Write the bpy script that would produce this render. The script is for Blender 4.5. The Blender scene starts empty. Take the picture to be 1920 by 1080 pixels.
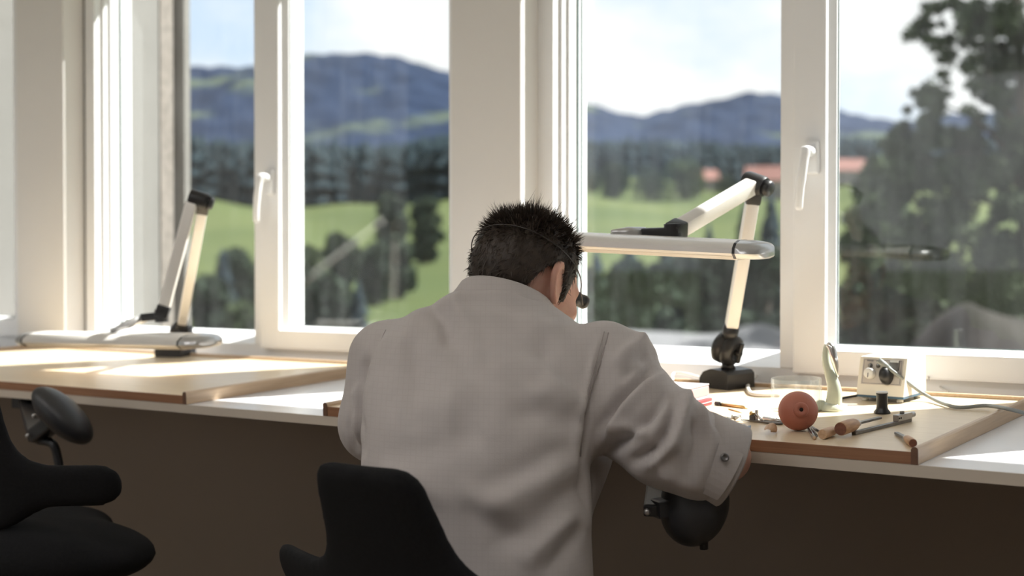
import bpy, bmesh, math, random
import numpy as np
from mathutils import Vector, Matrix

random.seed(7)
rng = np.random.default_rng(7)
SC = bpy.context.scene
COL = SC.collection

# ------------------------------------------------------------------ camera, world, sun, exposure
FPX = 2652.0                       # focal length in pixels of the 1920 wide frame
YAW = math.radians(34.86)          # camera looks left of the window normal (+Y)
PITCH = math.radians(0.99)
CAMZ = 1.25
cam_d = bpy.data.cameras.new('camera')
cam_d.sensor_width = 36.0
cam_d.lens = 36.0 * FPX / 1920.0
cam_d.clip_start = 0.05
cam_d.clip_end = 20000
cam_d.dof.use_dof = True
cam_d.dof.focus_distance = 2.36
cam_d.dof.aperture_fstop = 3.0
cam_o = bpy.data.objects.new('camera', cam_d)
cam_o.location = (0, 0, CAMZ)
cam_o.rotation_euler = (math.pi / 2 - PITCH, 0, YAW)
COL.objects.link(cam_o)
SC.camera = cam_o

SUN_AZ = math.radians(38)          # from +Y towards +X
SUN_EL = math.radians(52)
sun_d = bpy.data.lights.new('sun', 'SUN')
sun_d.energy = 10.5
sun_d.angle = math.radians(0.6)
sun_d.color = (1.0, 0.97, 0.93)
sun_o = bpy.data.objects.new('sun', sun_d)
_s = Vector((math.sin(SUN_AZ) * math.cos(SUN_EL), math.cos(SUN_AZ) * math.cos(SUN_EL), math.sin(SUN_EL)))
sun_o.rotation_euler = (-_s).to_track_quat('-Z', 'Y').to_euler()
sun_o.location = (20, 30, 40)
COL.objects.link(sun_o)

world = bpy.data.worlds.new('sky')
SC.world = world
world.use_nodes = True
_nt = world.node_tree
_nt.nodes.clear()
def _n(nt, t, **k):
    n = nt.nodes.new(t)
    for a, b in k.items():
        setattr(n, a, b)
    return n
_out = _n(_nt, 'ShaderNodeOutputWorld')
_bg = _n(_nt, 'ShaderNodeBackground')
_tc = _n(_nt, 'ShaderNodeTexCoord')
_mp = _n(_nt, 'ShaderNodeMapping')
_mp.inputs['Scale'].default_value = (1.0, 1.0, 2.2)
_mp.inputs['Location'].default_value = (0.35, 0.1, 0.0)
_ns = _n(_nt, 'ShaderNodeTexNoise')
_ns.inputs['Scale'].default_value = 4.2
_ns.inputs['Detail'].default_value = 6
_ns.inputs['Roughness'].default_value = 0.55
_rp = _n(_nt, 'ShaderNodeValToRGB')
_rp.color_ramp.elements[0].position = 0.36
_rp.color_ramp.elements[0].color = (0.66, 0.80, 0.98, 1)
_rp.color_ramp.elements[1].position = 0.54
_rp.color_ramp.elements[1].color = (1.0, 1.0, 1.0, 1)
_bg.inputs['Strength'].default_value = 0.70
_nt.links.new(_tc.outputs['Generated'], _mp.inputs['Vector'])
_nt.links.new(_mp.outputs['Vector'], _ns.inputs['Vector'])
_nt.links.new(_ns.outputs['Fac'], _rp.inputs['Fac'])
_nt.links.new(_rp.outputs['Color'], _bg.inputs['Color'])
_nt.links.new(_bg.outputs['Background'], _out.inputs['Surface'])

vs = SC.view_settings
vs.view_transform = 'Standard'
vs.look = 'None'
vs.exposure = 0.72
vs.gamma = 1.0
vs.use_curve_mapping = False

# ------------------------------------------------------------------ coordinates
F0 = np.array([-math.sin(YAW), math.cos(YAW), 0.0])
R0 = np.array([math.cos(YAW), math.sin(YAW), 0.0])
ZZ = np.array([0.0, 0.0, 1.0])
CF = F0 * math.cos(PITCH) - ZZ * math.sin(PITCH)
CU = ZZ * math.cos(PITCH) + F0 * math.sin(PITCH)
CAM = np.array([0, 0, CAMZ])
def ray(x, y):
    return CF + R0 * (x - 960) / FPX + CU * (540 - y) / FPX
def at(x, y, d):
    """world point whose distance along the view direction is d"""
    return Vector(CAM + ray(x, y) * d)
def on_y(x, y, Y):
    r = ray(x, y)
    return Vector(CAM + r * (Y / r[1]))
YF, ZB, TILT = 2.0685, 0.95, math.radians(2.46)   # front edge of the slightly tilted bench
BM = Matrix.Translation((0, YF, ZB)) @ Matrix.Rotation(TILT, 4, 'X')   # bench space: x along, y to the window, z up
BMI = BM.inverted()
def bench_at(x, y, h=0.019):
    """bench-space point where the view of this spot meets the plane h above the bench"""
    n = np.array([0, -math.sin(TILT), math.cos(TILT)])
    p0 = np.array([0, YF, ZB]) + n * h
    r = ray(x, y)
    return BMI @ Vector(CAM + r * (((p0 - CAM) @ n) / (r @ n)))
def vl(px, py, d):
    """view-aligned (right, depth, height)"""
    return np.array([(px - 960) / FPX * d, d, CAMZ - (py - 494) / FPX * d])
def srgb(r, g, b):
    f = lambda c: ((c / 255 + 0.055) / 1.055) ** 2.4 if c > 10 else c / 255 / 12.92
    return (f(r), f(g), f(b))

# ------------------------------------------------------------------ materials
def mat(name, col, rough=0.5, metal=0.0, var=0.0, vscale=20.0, bump=0.0, bscale=200.0, spec=0.5, sheen=0.0, coat=0.0,
        stretch=None, col2=None, detail=4.0, sss=0.0, trans=0.0, ramp=(0.35, 0.65)):
    m = bpy.data.materials.new(name)
    m.use_nodes = True
    nt = m.node_tree
    b = nt.nodes['Principled BSDF']
    b.inputs['Roughness'].default_value = rough
    b.inputs['Metallic'].default_value = metal
    b.inputs['Specular IOR Level'].default_value = spec
    b.inputs['Coat Weight'].default_value = coat
    b.inputs['Sheen Weight'].default_value = sheen
    b.inputs['Transmission Weight'].default_value = trans
    if sss:
        b.inputs['Subsurface Weight'].default_value = sss
        b.inputs['Subsurface Radius'].default_value = (0.012, 0.005, 0.003)
        b.inputs['Subsurface Scale'].default_value = 1.0
    tc = _n(nt, 'ShaderNodeTexCoord')
    mp = _n(nt, 'ShaderNodeMapping')
    if stretch:
        mp.inputs['Scale'].default_value = stretch
    nt.links.new(tc.outputs['Object'], mp.inputs['Vector'])
    if var > 0 or col2:
        c2 = col2 or tuple(c * (1 - var) for c in col)
        ns = _n(nt, 'ShaderNodeTexNoise')
        ns.inputs['Scale'].default_value = vscale
        ns.inputs['Detail'].default_value = detail
        rp = _n(nt, 'ShaderNodeValToRGB')
        rp.color_ramp.elements[0].position = ramp[0]
        rp.color_ramp.elements[0].color = (*c2, 1)
        rp.color_ramp.elements[1].position = ramp[1]
        rp.color_ramp.elements[1].color = (*col, 1)
        nt.links.new(mp.outputs['Vector'], ns.inputs['Vector'])
        nt.links.new(ns.outputs['Fac'], rp.inputs['Fac'])
        nt.links.new(rp.outputs['Color'], b.inputs['Base Color'])
    else:
        b.inputs['Base Color'].default_value = (*col, 1)
    if bump > 0:
        n2 = _n(nt, 'ShaderNodeTexNoise')
        n2.inputs['Scale'].default_value = bscale
        n2.inputs['Detail'].default_value = 3
        bp = _n(nt, 'ShaderNodeBump')
        bp.inputs['Strength'].default_value = bump
        bp.inputs['Distance'].default_value = 0.002
        nt.links.new(mp.outputs['Vector'], n2.inputs['Vector'])
        nt.links.new(n2.outputs['Fac'], bp.inputs['Height'])
        nt.links.new(bp.outputs['Normal'], b.inputs['Normal'])
    return m

def mat_pane(name, dirt=0.03, tint=(0.97, 0.985, 0.98), refl=1.0):
    m = bpy.data.materials.new(name)
    m.use_nodes = True
    nt = m.node_tree
    nt.nodes.clear()
    out = _n(nt, 'ShaderNodeOutputMaterial')
    tr = _n(nt, 'ShaderNodeBsdfTransparent')
    tr.inputs['Color'].default_value = (*tint, 1)
    gl = _n(nt, 'ShaderNodeBsdfGlossy')
    gl.inputs['Roughness'].default_value = 0.01
    fr = _n(nt, 'ShaderNodeFresnel')
    fr.inputs['IOR'].default_value = 1.45
    ge = _n(nt, 'ShaderNodeNewGeometry')
    ir = _n(nt, 'ShaderNodeMapRange')
    ir.inputs['To Min'].default_value = 1.45
    ir.inputs['To Max'].default_value = 1 / 1.45
    nt.links.new(ge.outputs['Backfacing'], ir.inputs['Value'])
    nt.links.new(ir.outputs[0], fr.inputs['IOR'])
    mul = _n(nt, 'ShaderNodeMath', operation='MULTIPLY')
    mul.inputs[1].default_value = refl
    mx = _n(nt, 'ShaderNodeMixShader')
    df = _n(nt, 'ShaderNodeBsdfTranslucent')
    df.inputs['Color'].default_value = (0.9, 0.92, 0.95, 1)
    tc = _n(nt, 'ShaderNodeTexCoord')
    mp = _n(nt, 'ShaderNodeMapping')
    mp.inputs['Scale'].default_value = (30, 30, 6)
    ns = _n(nt, 'ShaderNodeTexNoise')
    ns.inputs['Scale'].default_value = 1.0
    ns.inputs['Detail'].default_value = 5
    rp = _n(nt, 'ShaderNodeMapRange')
    rp.inputs['From Min'].default_value = 0.3
    rp.inputs['From Max'].default_value = 0.8
    rp.inputs['To Min'].default_value = dirt * 0.3
    rp.inputs['To Max'].default_value = dirt * 1.7
    mx2 = _n(nt, 'ShaderNodeMixShader')
    L = nt.links.new
    L(fr.outputs[0], mul.inputs[0])
    L(mul.outputs[0], mx.inputs['Fac'])
    L(tr.outputs[0], mx.inputs[1])
    L(gl.outputs[0], mx.inputs[2])
    L(tc.outputs['Object'], mp.inputs['Vector'])
    L(mp.outputs[0], ns.inputs['Vector'])
    L(ns.outputs['Fac'], rp.inputs['Value'])
    L(rp.outputs[0], mx2.inputs['Fac'])
    L(mx.outputs[0], mx2.inputs[1])
    L(df.outputs[0], mx2.inputs[2])
    L(mx2.outputs[0], out.inputs['Surface'])
    return m

# ------------------------------------------------------------------ mesh builders
class MB:
    def __init__(self):
        self.v, self.f = [], []
    def add(self, vs, fs, M=None):
        o = len(self.v)
        for p in vs:
            p = Vector(p)
            self.v.append(M @ p if M is not None else p)
        self.f += [tuple(i + o for i in f) for f in fs]
        return self
    def box(self, lo, hi, M=None, bev=0.0):
        x0, y0, z0 = lo
        x1, y1, z1 = hi
        if bev <= 0:
            vs = [(x0, y0, z0), (x1, y0, z0), (x1, y1, z0), (x0, y1, z0), (x0, y0, z1), (x1, y0, z1), (x1, y1, z1), (x0, y1, z1)]
            fs = [(0, 3, 2, 1), (4, 5, 6, 7), (0, 1, 5, 4), (1, 2, 6, 5), (2, 3, 7, 6), (3, 0, 4, 7)]
            return self.add(vs, fs, M)
        bm = bmesh.new()
        bmesh.ops.create_cube(bm, size=1.0)
        for v in bm.verts:
            v.co = Vector(((x0 + x1) / 2 + v.co.x * (x1 - x0), (y0 + y1) / 2 + v.co.y * (y1 - y0), (z0 + z1) / 2 + v.co.z * (z1 - z0)))
        bmesh.ops.bevel(bm, geom=list(bm.edges), offset=bev, segments=2, affect='EDGES', profile=0.6)
        bm.verts.index_update()
        self.add([v.co.copy() for v in bm.verts], [tuple(v.index for v in f.verts) for f in bm.faces], M)
        bm.free()
        return self
    def prism(self, poly, z0, z1, M=None):
        n = len(poly)
        vs = [(x, y, z0) for x, y in poly] + [(x, y, z1) for x, y in poly]
        fs = [tuple(reversed(range(n))), tuple(range(n, 2 * n))] + [(i, (i + 1) % n, n + (i + 1) % n, n + i) for i in range(n)]
        return self.add(vs, fs, M)
    def lathe(self, prof, seg=24, M=None):
        vs, fs = [], []
        m = len(prof)
        for r, z in prof:
            for k in range(seg):
                a = 2 * math.pi * k / seg
                vs.append((r * math.cos(a), r * math.sin(a), z))
        for j in range(m - 1):
            for k in range(seg):
                fs.append((j * seg + k, j * seg + (k + 1) % seg, (j + 1) * seg + (k + 1) % seg, (j + 1) * seg + k))
        if prof[0][0] > 1e-6:
            fs.append(tuple(reversed(range(seg))))
        if prof[-1][0] > 1e-6:
            fs.append(tuple(range((m - 1) * seg, m * seg)))
        return self.add(vs, fs, M)
    def tube(self, pts, rad, seg=10, M=None, caps=True):
        pts = [Vector(p) for p in pts]
        n = len(pts)
        rads = rad if isinstance(rad, (list, tuple)) else [rad] * n
        t0 = (pts[1] - pts[0]).normalized()
        up = Vector((0, 0, 1)) if abs(t0.z) < 0.9 else Vector((1, 0, 0))
        nrm = t0.cross(up).normalized()
        vs, fs = [], []
        for i in range(n):
            t = (pts[min(i + 1, n - 1)] - pts[max(i - 1, 0)]).normalized()
            nrm = (nrm - t * nrm.dot(t)).normalized()
            bi = t.cross(nrm)
            for k in range(seg):
                a = 2 * math.pi * k / seg
                vs.append(pts[i] + (nrm * math.cos(a) + bi * math.sin(a)) * rads[i])
        for i in range(n - 1):
            for k in range(seg):
                fs.append((i * seg + k, i * seg + (k + 1) % seg, (i + 1) * seg + (k + 1) % seg, (i + 1) * seg + k))
        if caps:
            fs.append(tuple(reversed(range(seg))))
            fs.append(tuple(range((n - 1) * seg, n * seg)))
        return self.add(vs, fs, M)
    def bar(self, a, b, w, h, bev=0.0, up=(0, 0, 1), ext=0.0):
        """box of width w (sideways) and height h (towards up) from a to b"""
        a, b = Vector(a), Vector(b)
        t = (b - a).normalized()
        u = Vector(up)
        s = t.cross(u).normalized()
        u = s.cross(t).normalized()
        M = Matrix(((s.x, t.x, u.x, a.x), (s.y, t.y, u.y, a.y), (s.z, t.z, u.z, a.z), (0, 0, 0, 1)))
        return self.box((-w / 2, -ext, -h / 2), (w / 2, (b - a).length + ext, h / 2), M, bev)
    def build(self, name, m, parent=None, smooth=False, loc=None):
        me = bpy.data.meshes.new(name)
        me.from_pydata([tuple(v) for v in self.v], [], self.f)
        me.validate()
        me.materials.append(m)
        if smooth:
            me.polygons.foreach_set('use_smooth', [True] * len(me.polygons))
        me.update()
        o = bpy.data.objects.new(name, me)
        COL.objects.link(o)
        if parent is not None:
            o.parent = parent
        if smooth == 'auto':
            me.set_sharp_from_angle(angle=math.radians(40))
        return o

def tag(o, label=None, cat=None, group=None, kind=None):
    if label: o['label'] = label
    if cat: o['category'] = cat
    if group: o['group'] = group
    if kind: o['kind'] = kind
    return o
def empty(name, M, label=None, cat=None, group=None, kind=None):
    o = bpy.data.objects.new(name, None)
    o.empty_display_size = 0.05
    o.matrix_world = M
    COL.objects.link(o)
    return tag(o, label, cat, group, kind)
def T(x, y, z): return Matrix.Translation((x, y, z))
def Rz(a): return Matrix.Rotation(a, 4, 'Z')
def Rx(a): return Matrix.Rotation(a, 4, 'X')
def Ry(a): return Matrix.Rotation(a, 4, 'Y')
def frame(origin, xax, zax):
    """matrix with its z axis along zax and x axis near xax"""
    z = Vector(zax).normalized()
    x = Vector(xax)
    x = (x - z * x.dot(z)).normalized()
    y = z.cross(x)
    o = Vector(origin)
    return Matrix(((x.x, y.x, z.x, o.x), (x.y, y.y, z.y, o.y), (x.z, y.z, z.z, o.z), (0, 0, 0, 1)))
def on_bench(p, rot=0.0, h=None):
    """matrix of a thing standing on the bench at bench-space p"""
    return BM @ T(p[0], p[1], p[2] if h is None else h) @ Rz(rot)

# implicit surfaces: sample fn on a grid and mesh the zero level (surface nets)
def nets(fn, lo, hi, h):
    xs = [np.arange(lo[i], hi[i] + h, h, dtype=np.float32) for i in range(3)]
    X, Y, Z = np.meshgrid(*xs, indexing='ij')
    V = fn(X, Y, Z).astype(np.float32)
    n = V.shape
    neg = V < 0
    acc = np.zeros((n[0] - 1, n[1] - 1, n[2] - 1, 3), np.float32)
    cnt = np.zeros((n[0] - 1, n[1] - 1, n[2] - 1), np.float32)
    def sl(a, b, c):
        return (slice(a, n[0] - 1 + a), slice(b, n[1] - 1 + b), slice(c, n[2] - 1 + c))
    for ax in range(3):
        oth = [i for i in range(3) if i != ax]
        for b in (0, 1):
            for c in (0, 1):
                o0 = [0, 0, 0]
                o0[oth[0]], o0[oth[1]] = b, c
                o1 = list(o0)
                o1[ax] = 1
                A, B = V[sl(*o0)], V[sl(*o1)]
                cr = neg[sl(*o0)] != neg[sl(*o1)]
                t = np.where(cr, A / np.where(cr, A - B, 1), 0)
                cnt += cr
                for k in range(3):
                    acc[..., k] += cr * (t if k == ax else float(o0[k]))
    act = cnt > 0
    idx = np.full(act.shape, -1, np.int64)
    ii = np.argwhere(act)
    idx[act] = np.arange(len(ii))
    P = (ii + acc[act] / cnt[act][:, None]) * h + np.array([xs[0][0], xs[1][0], xs[2][0]])
    quads = []
    for ax in range(3):
        a, b = [(1, 2), (2, 0), (0, 1)][ax]
        s0 = [slice(None)] * 3
        s1 = [slice(None)] * 3
        s0[ax] = slice(0, n[ax] - 1)
        s1[ax] = slice(1, n[ax])
        for q in (a, b):
            s0[q] = slice(1, n[q] - 1)
            s1[q] = slice(1, n[q] - 1)
        N0, N1 = neg[tuple(s0)], neg[tuple(s1)]
        for flip in (False, True):
            e = np.argwhere((N0 & ~N1) if not flip else (~N0 & N1))
            if not len(e):
                continue
            e = e.copy()
            e[:, a] += 1
            e[:, b] += 1
            def cell(da, db):
                c = e.copy()
                c[:, a] -= da
                c[:, b] -= db
                return idx[c[:, 0], c[:, 1], c[:, 2]]
            q = np.stack([cell(1, 1), cell(0, 1), cell(0, 0), cell(1, 0)], 1)
            quads.append(q[:, ::-1] if flip else q)
    Q = np.concatenate(quads) if quads else np.zeros((0, 4), int)
    return P, Q
def np_mesh(name, P, Q, m, parent=None, smooth=True):
    me = bpy.data.meshes.new(name)
    me.vertices.add(len(P))
    me.vertices.foreach_set('co', np.asarray(P, np.float32).ravel())
    k = Q.shape[1]
    me.loops.add(len(Q) * k)
    me.loops.foreach_set('vertex_index', np.asarray(Q, np.int32).ravel())
    me.polygons.add(len(Q))
    me.polygons.foreach_set('loop_start', np.arange(0, len(Q) * k, k, dtype=np.int32))
    me.polygons.foreach_set('loop_total', np.full(len(Q), k, np.int32))
    me.update(calc_edges=True)
    me.validate()
    if smooth:
        me.polygons.foreach_set('use_smooth', np.ones(len(me.polygons), bool))
    me.materials.append(m)
    o = bpy.data.objects.new(name, me)
    COL.objects.link(o)
    if parent is not None:
        o.parent = parent
    return o
def relax(P, Q, it=3, lam=0.5):
    P = P.copy()
    n = len(P)
    e = np.concatenate([Q[:, [0, 1]], Q[:, [1, 2]], Q[:, [2, 3]], Q[:, [3, 0]]])
    e = np.concatenate([e, e[:, ::-1]])
    deg = np.bincount(e[:, 0], minlength=n).astype(float)
    deg[deg == 0] = 1
    for _ in range(it):
        s = np.stack([np.bincount(e[:, 0], P[e[:, 1], k], n) for k in range(3)], 1) / deg[:, None]
        P += lam * (s - P)
    return P
def vnormals(P, Q):
    N = np.zeros_like(P)
    fn = np.cross(P[Q[:, 2]] - P[Q[:, 0]], P[Q[:, 3]] - P[Q[:, 1]])
    for k in range(4):
        for c in range(3):
            N[:, c] += np.bincount(Q[:, k], fn[:, c], len(P))
    return N / np.maximum(np.linalg.norm(N, axis=1, keepdims=True), 1e-12)
def smin(a, b, k):
    h = np.clip(0.5 + 0.5 * (b - a) / k, 0, 1)
    return b + (a - b) * h - k * h * (1 - h)
def smax(a, b, k): return -smin(-a, -b, k)
def s_cap(X, Y, Z, a, b, ra, rb=None):
    """tapered capsule"""
    rb = ra if rb is None else rb
    a, b = np.asarray(a, float), np.asarray(b, float)
    d = b - a
    t = np.clip(((X - a[0]) * d[0] + (Y - a[1]) * d[1] + (Z - a[2]) * d[2]) / (d @ d), 0, 1)
    return np.sqrt((X - a[0] - t * d[0]) ** 2 + (Y - a[1] - t * d[1]) ** 2 + (Z - a[2] - t * d[2]) ** 2) - (ra + (rb - ra) * t)
def s_ell(X, Y, Z, c, r):
    k0 = np.sqrt(((X - c[0]) / r[0]) ** 2 + ((Y - c[1]) / r[1]) ** 2 + ((Z - c[2]) / r[2]) ** 2)
    k1 = np.sqrt(((X - c[0]) / r[0] ** 2) ** 2 + ((Y - c[1]) / r[1] ** 2) ** 2 + ((Z - c[2]) / r[2] ** 2) ** 2)
    return k0 * (k0 - 1) / np.maximum(k1, 1e-6)
def s_box(X, Y, Z, c, r, rnd):
    q = [np.abs(A - c[i]) - (r[i] - rnd) for i, A in enumerate((X, Y, Z))]
    return np.sqrt(sum(np.maximum(a, 0) ** 2 for a in q)) + np.minimum(np.maximum(np.maximum(q[0], q[1]), q[2]), 0) - rnd

def bez(p0, p1, p2, p3, n=16):
    P = [Vector(p) for p in (p0, p1, p2, p3)]
    r = []
    for i in range(n + 1):
        t = i / n
        r.append(P[0] * (1 - t) ** 3 + P[1] * 3 * t * (1 - t) ** 2 + P[2] * 3 * t * t * (1 - t) + P[3] * t ** 3)
    return r
def spline(pts, n=8):
    """Catmull-Rom through pts"""
    P = [Vector(p) for p in pts]
    P = [P[0] * 2 - P[1]] + P + [P[-1] * 2 - P[-2]]
    r = []
    for i in range(1, len(P) - 2):
        for k in range(n):
            t = k / n
            a, b, c, d = P[i - 1], P[i], P[i + 1], P[i + 2]
            r.append(0.5 * ((2 * b) + (c - a) * t + (2 * a - 5 * b + 4 * c - d) * t * t + (3 * b - a - 3 * c + d) * t ** 3))
    r.append(P[-2])
    return r
# ================================================================== THE ROOM
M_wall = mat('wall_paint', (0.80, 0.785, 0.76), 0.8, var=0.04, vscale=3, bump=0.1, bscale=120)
M_apron_shade = mat('wall_shade_under_bench', (0.27, 0.215, 0.17), 0.8, var=0.06, vscale=2, bump=0.1, bscale=120)  # cream wall; the shade under the bench is put into this darker brown
M_pillar = mat('pillar_paint', (0.80, 0.78, 0.755), 0.55, var=0.03, vscale=3)
M_frame = mat('white_frame', (0.86, 0.865, 0.875), 0.35, var=0.02, vscale=6)
M_gasket = mat('grey_gasket', (0.12, 0.17, 0.17), 0.5, var=0.1)
M_floor = mat('floor_boards', (0.42, 0.33, 0.24), 0.5, var=0.3, vscale=2, stretch=(8, 0.6, 1))
M_ceil = mat('ceiling_paint', (0.85, 0.83, 0.80), 0.9, var=0.03)
M_pane = mat_pane('window_glass', 0.007)
M_stone = mat('plaster_render', (0.21, 0.20, 0.185), 0.9, var=0.12, vscale=9, bump=0.9, bscale=60)
M_stone_edge = mat('rough_stone', (0.25, 0.22, 0.195), 0.95, var=0.25, vscale=40, bump=1.0, bscale=90)
M_recess_shade = mat('recess_shade', (0.07, 0.07, 0.075), 0.7, var=0.2)  # shade of the recess between the stone ribs, put into the colour

RX0, RX1, RY0, RZ1 = -6.2, 2.6, -2.6, 2.75
WY = 2.765                         # inner face of the wall under the windows
HEAD = 2.24                        # underside of the wall above the windows
def struct(name, mb, m, parent=None, smooth=False):
    o = mb.build(name, m, parent, smooth)
    if parent is None:
        o['kind'] = 'structure'
    return o
struct('floor', MB().box((RX0, RY0, -0.1), (RX1, WY + 0.3, 0.0)), M_floor)
struct('ceiling', MB().box((RX0, RY0, RZ1), (RX1, 2.92, RZ1 + 0.1)), M_ceil)
struct('wall_left', MB().box((RX0 - 0.12, RY0, 0), (RX0, WY + 0.3, RZ1)), M_wall)
struct('wall_right', MB().box((RX1, RY0, 0), (RX1 + 0.12, WY + 0.3, RZ1)), M_wall)
# openings added in the unseen back wall to let fill light in
wb = MB()
wb.box((RX0, RY0 - 0.15, 0), (RX1, RY0, 0.75))
wb.box((RX0, RY0 - 0.15, 2.35), (RX1, RY0, RZ1))
for a, b in ((RX0, -5.9), (-4.3, -3.7), (-2.1, RX1)):
    wb.box((a, RY0 - 0.15, 0.75), (b, RY0, 2.35))
struct('wall_back', wb, M_wall)
# wall below and above the windows
struct('wall_front', MB().box((RX0, WY, 0), (RX1, WY + 0.3, 0.965)), M_apron_shade)
struct('wall_front_above', MB().box((RX0, WY - 0.06, HEAD), (RX1, 2.92, RZ1)), M_wall)
struct('wall_front_end', MB().box((RX0, 2.70, 0.965), (-5.30, WY + 0.3, HEAD)), M_wall)
struct('wall_front_side', MB().box((1.25, 2.70, 0.965), (RX1, WY + 0.3, HEAD)), M_wall)

# pillars between the windows (inner casing) and unseen piers behind them, the middle one placed to cast its shadow
PIL = [(-3.735, -3.509), (-2.058, -1.857), (-0.47, -0.26)]
for i, (a, b) in enumerate(PIL):
    p = MB()
    p.box((a, 2.70, 0.955), (b, 2.775, HEAD), bev=0.003)
    struct('trim_%d' % (i + 1), p, M_pillar)
UNSEEN_PIER = [(-3.72, -3.53, 2.93), (-2.10, -1.90, 3.0), (-0.46, -0.27, 3.0)]
for i, (a, b, c) in enumerate(UNSEEN_PIER):
    struct('wall_unseen_pier_%s' % 'abc'[i], MB().box((a, 2.775, 0.96), (b, c, HEAD + 0.4)), M_stone)

# windows ----------------------------------------------------------
def window(n, x0, x1, xm, fixed=True, handle=True):
    """frame x0..x1; fixed pane left of the mullion at xm (its left inner edge), opening sash right of it"""
    W = empty('window_%d' % n, T((x0 + x1) / 2, 2.8, 0.97), kind='structure')
    inv = W.matrix_world.inverted()
    def part(name, mb, m, parent=W, smooth=False):
        q = MB()
        q.add(mb.v, mb.f, inv)
        o = q.build(name, m, parent, smooth)
        return o
    zb, zt = 0.955, HEAD
    fb = 1.030
    # outer frame: four members with a stepped inner rebate
    def jamb(xa, xb, s):
        mb = MB()
        mb.box((xa, 2.772, zb), (xb, 2.91, zt))
        xe = xb if s > 0 else xa
        mb.box((min(xe, xe + s * 0.007), 2.80, zb), (max(xe, xe + s * 0.007), 2.905, zt))
        mb.box((min(xe, xe + s * 0.013), 2.822, zb), (max(xe, xe + s * 0.013), 2.90, zt))
        return mb
    part('frame_jamb', jamb(x0, x0 + 0.044, 1), M_frame)
    part('frame_jamb', jamb(x1 - 0.044, x1, -1), M_frame)
    part('frame_sill', MB().box((x0 + 0.044, 2.7725, zb), (x1 - 0.044, 2.91, fb)).prism([(2.772, fb - .001), (2.86, fb + 0.028), (2.91, fb + 0.028), (2.91, fb - .001)], x0 + .044, xm + 0.02,
         Matrix(((0, 0, 1, 0), (1, 0, 0, 0), (0, 1, 0, 0), (0, 0, 0, 1)))), M_frame)
    part('frame_head', MB().box((x0 + 0.044, 2.7725, zt - 0.05), (x1 - 0.044, 2.91, zt)), M_frame)
    part('mullion', MB().box((xm, 2.768, fb), (xm + 0.05, 2.91, zt - 0.05), bev=0.002), M_frame)
    # fixed glazing
    gx0, gx1 = x0 + 0.057, xm + 0.004
    part('pane', MB().box((gx0, 2.862, fb + 0.012), (gx1, 2.866, zt - 0.05)), M_pane)
    part('gasket', MB().box((gx0 - 0.001, 2.855, fb + 0.02), (gx0 + 0.003, 2.8605, zt - 0.05)).box((gx0 - 0.001, 2.874, fb + 0.02), (gx0 + 0.0025, 2.878, zt - 0.05)), M_gasket)
    # opening sash
    sx0, sx1 = xm + 0.036, x1 - 0.012
    sash = part('sash', MB().box((sx0, 2.752, 1.022), (sx1, 2.772, 1.030)), M_frame)
    st = 0.072
    def stile(xa, xb, s):
        mb = MB()
        mb.box((xa, 2.75, 1.022), (xb, 2.826, zt - 0.02), bev=0.004)
        xe = xb if s > 0 else xa
        # sloping bead
        tri = [(0, 2.762), (s * 0.012, 2.778), (s * 0.012, 2.784), (0, 2.784)]
        mb.prism([(xe + a, b) for a, b in (tri if s > 0 else tri[::-1])], 1.07, zt - 0.08)
        return mb
    part('stile', stile(sx0, sx0 + st, 1), M_frame, sash)
    part('stile', stile(sx1 - st, sx1, -1), M_frame, sash)
    rail = MB().box((sx0 + st - .004, 2.7505, 1.022), (sx1 - st + .004, 2.826, 1.072), bev=0.004)
    PX = Matrix(((0, 0, 1, 0), (1, 0, 0, 0), (0, 1, 0, 0), (0, 0, 0, 1)))
    rail.prism([(2.757, 1.071), (2.784, 1.083), (2.784, 1.07)][::-1], sx0 + st, sx1 - st, PX)
    part('bottom_rail', rail, M_frame, sash)
    part('top_rail', MB().box((sx0 + st - .004, 2.7505, zt - 0.09), (sx1 - st + .004, 2.826, zt - 0.02), bev=0.004), M_frame, sash)
    part('pane', MB().box((sx0 + st - 0.002, 2.788, 1.068), (sx1 - st + 0.002, 2.792, zt - 0.085)), M_pane, sash)
    part('gasket', MB().box((sx0 + st + 0.0105, 2.7845, 1.083), (sx0 + st + 0.0135, 2.7875, zt - 0.08))
         .box((sx0 + st, 2.7845, 1.081), (sx1 - st, 2.7875, 1.0845)), M_gasket, sash)
    if handle:
        hx, hz = sx0 + 0.046, 1.468
        ro = MB().box((hx - 0.014, 2.738, hz - 0.034), (hx + 0.014, 2.752, hz + 0.034), bev=0.005)
        hd = part('handle', ro, M_frame)
        lv = MB()
        lv.lathe([(0.011, 0), (0.011, 0.028), (0.008, 0.032), (0, 0.033)], 16, frame((hx, 2.740, hz + 0.012), (1, 0, 0), (0, -1, 0)))
        lv.tube(spline([(hx, 2.712, hz + 0.018), (hx - 0.002, 2.706, hz - 0.005), (hx - 0.006, 2.703, hz - 0.04), (hx - 0.012, 2.705, hz - 0.085), (hx - 0.015, 2.709, hz - 0.108)], 5),
                [0.0105] * 4 + [0.0095] * 8 + [0.0085] * 8 + [0.006], 10)
        part('lever', lv, M_frame, hd, True)
    return W
window(1, -3.500, -2.02, -2.785)
window(2, -1.858, -0.44, -1.240)
window(3, -5.30, -3.735, -4.45, handle=False)
window(4, -0.27, 1.25, 0.50, handle=False)

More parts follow.
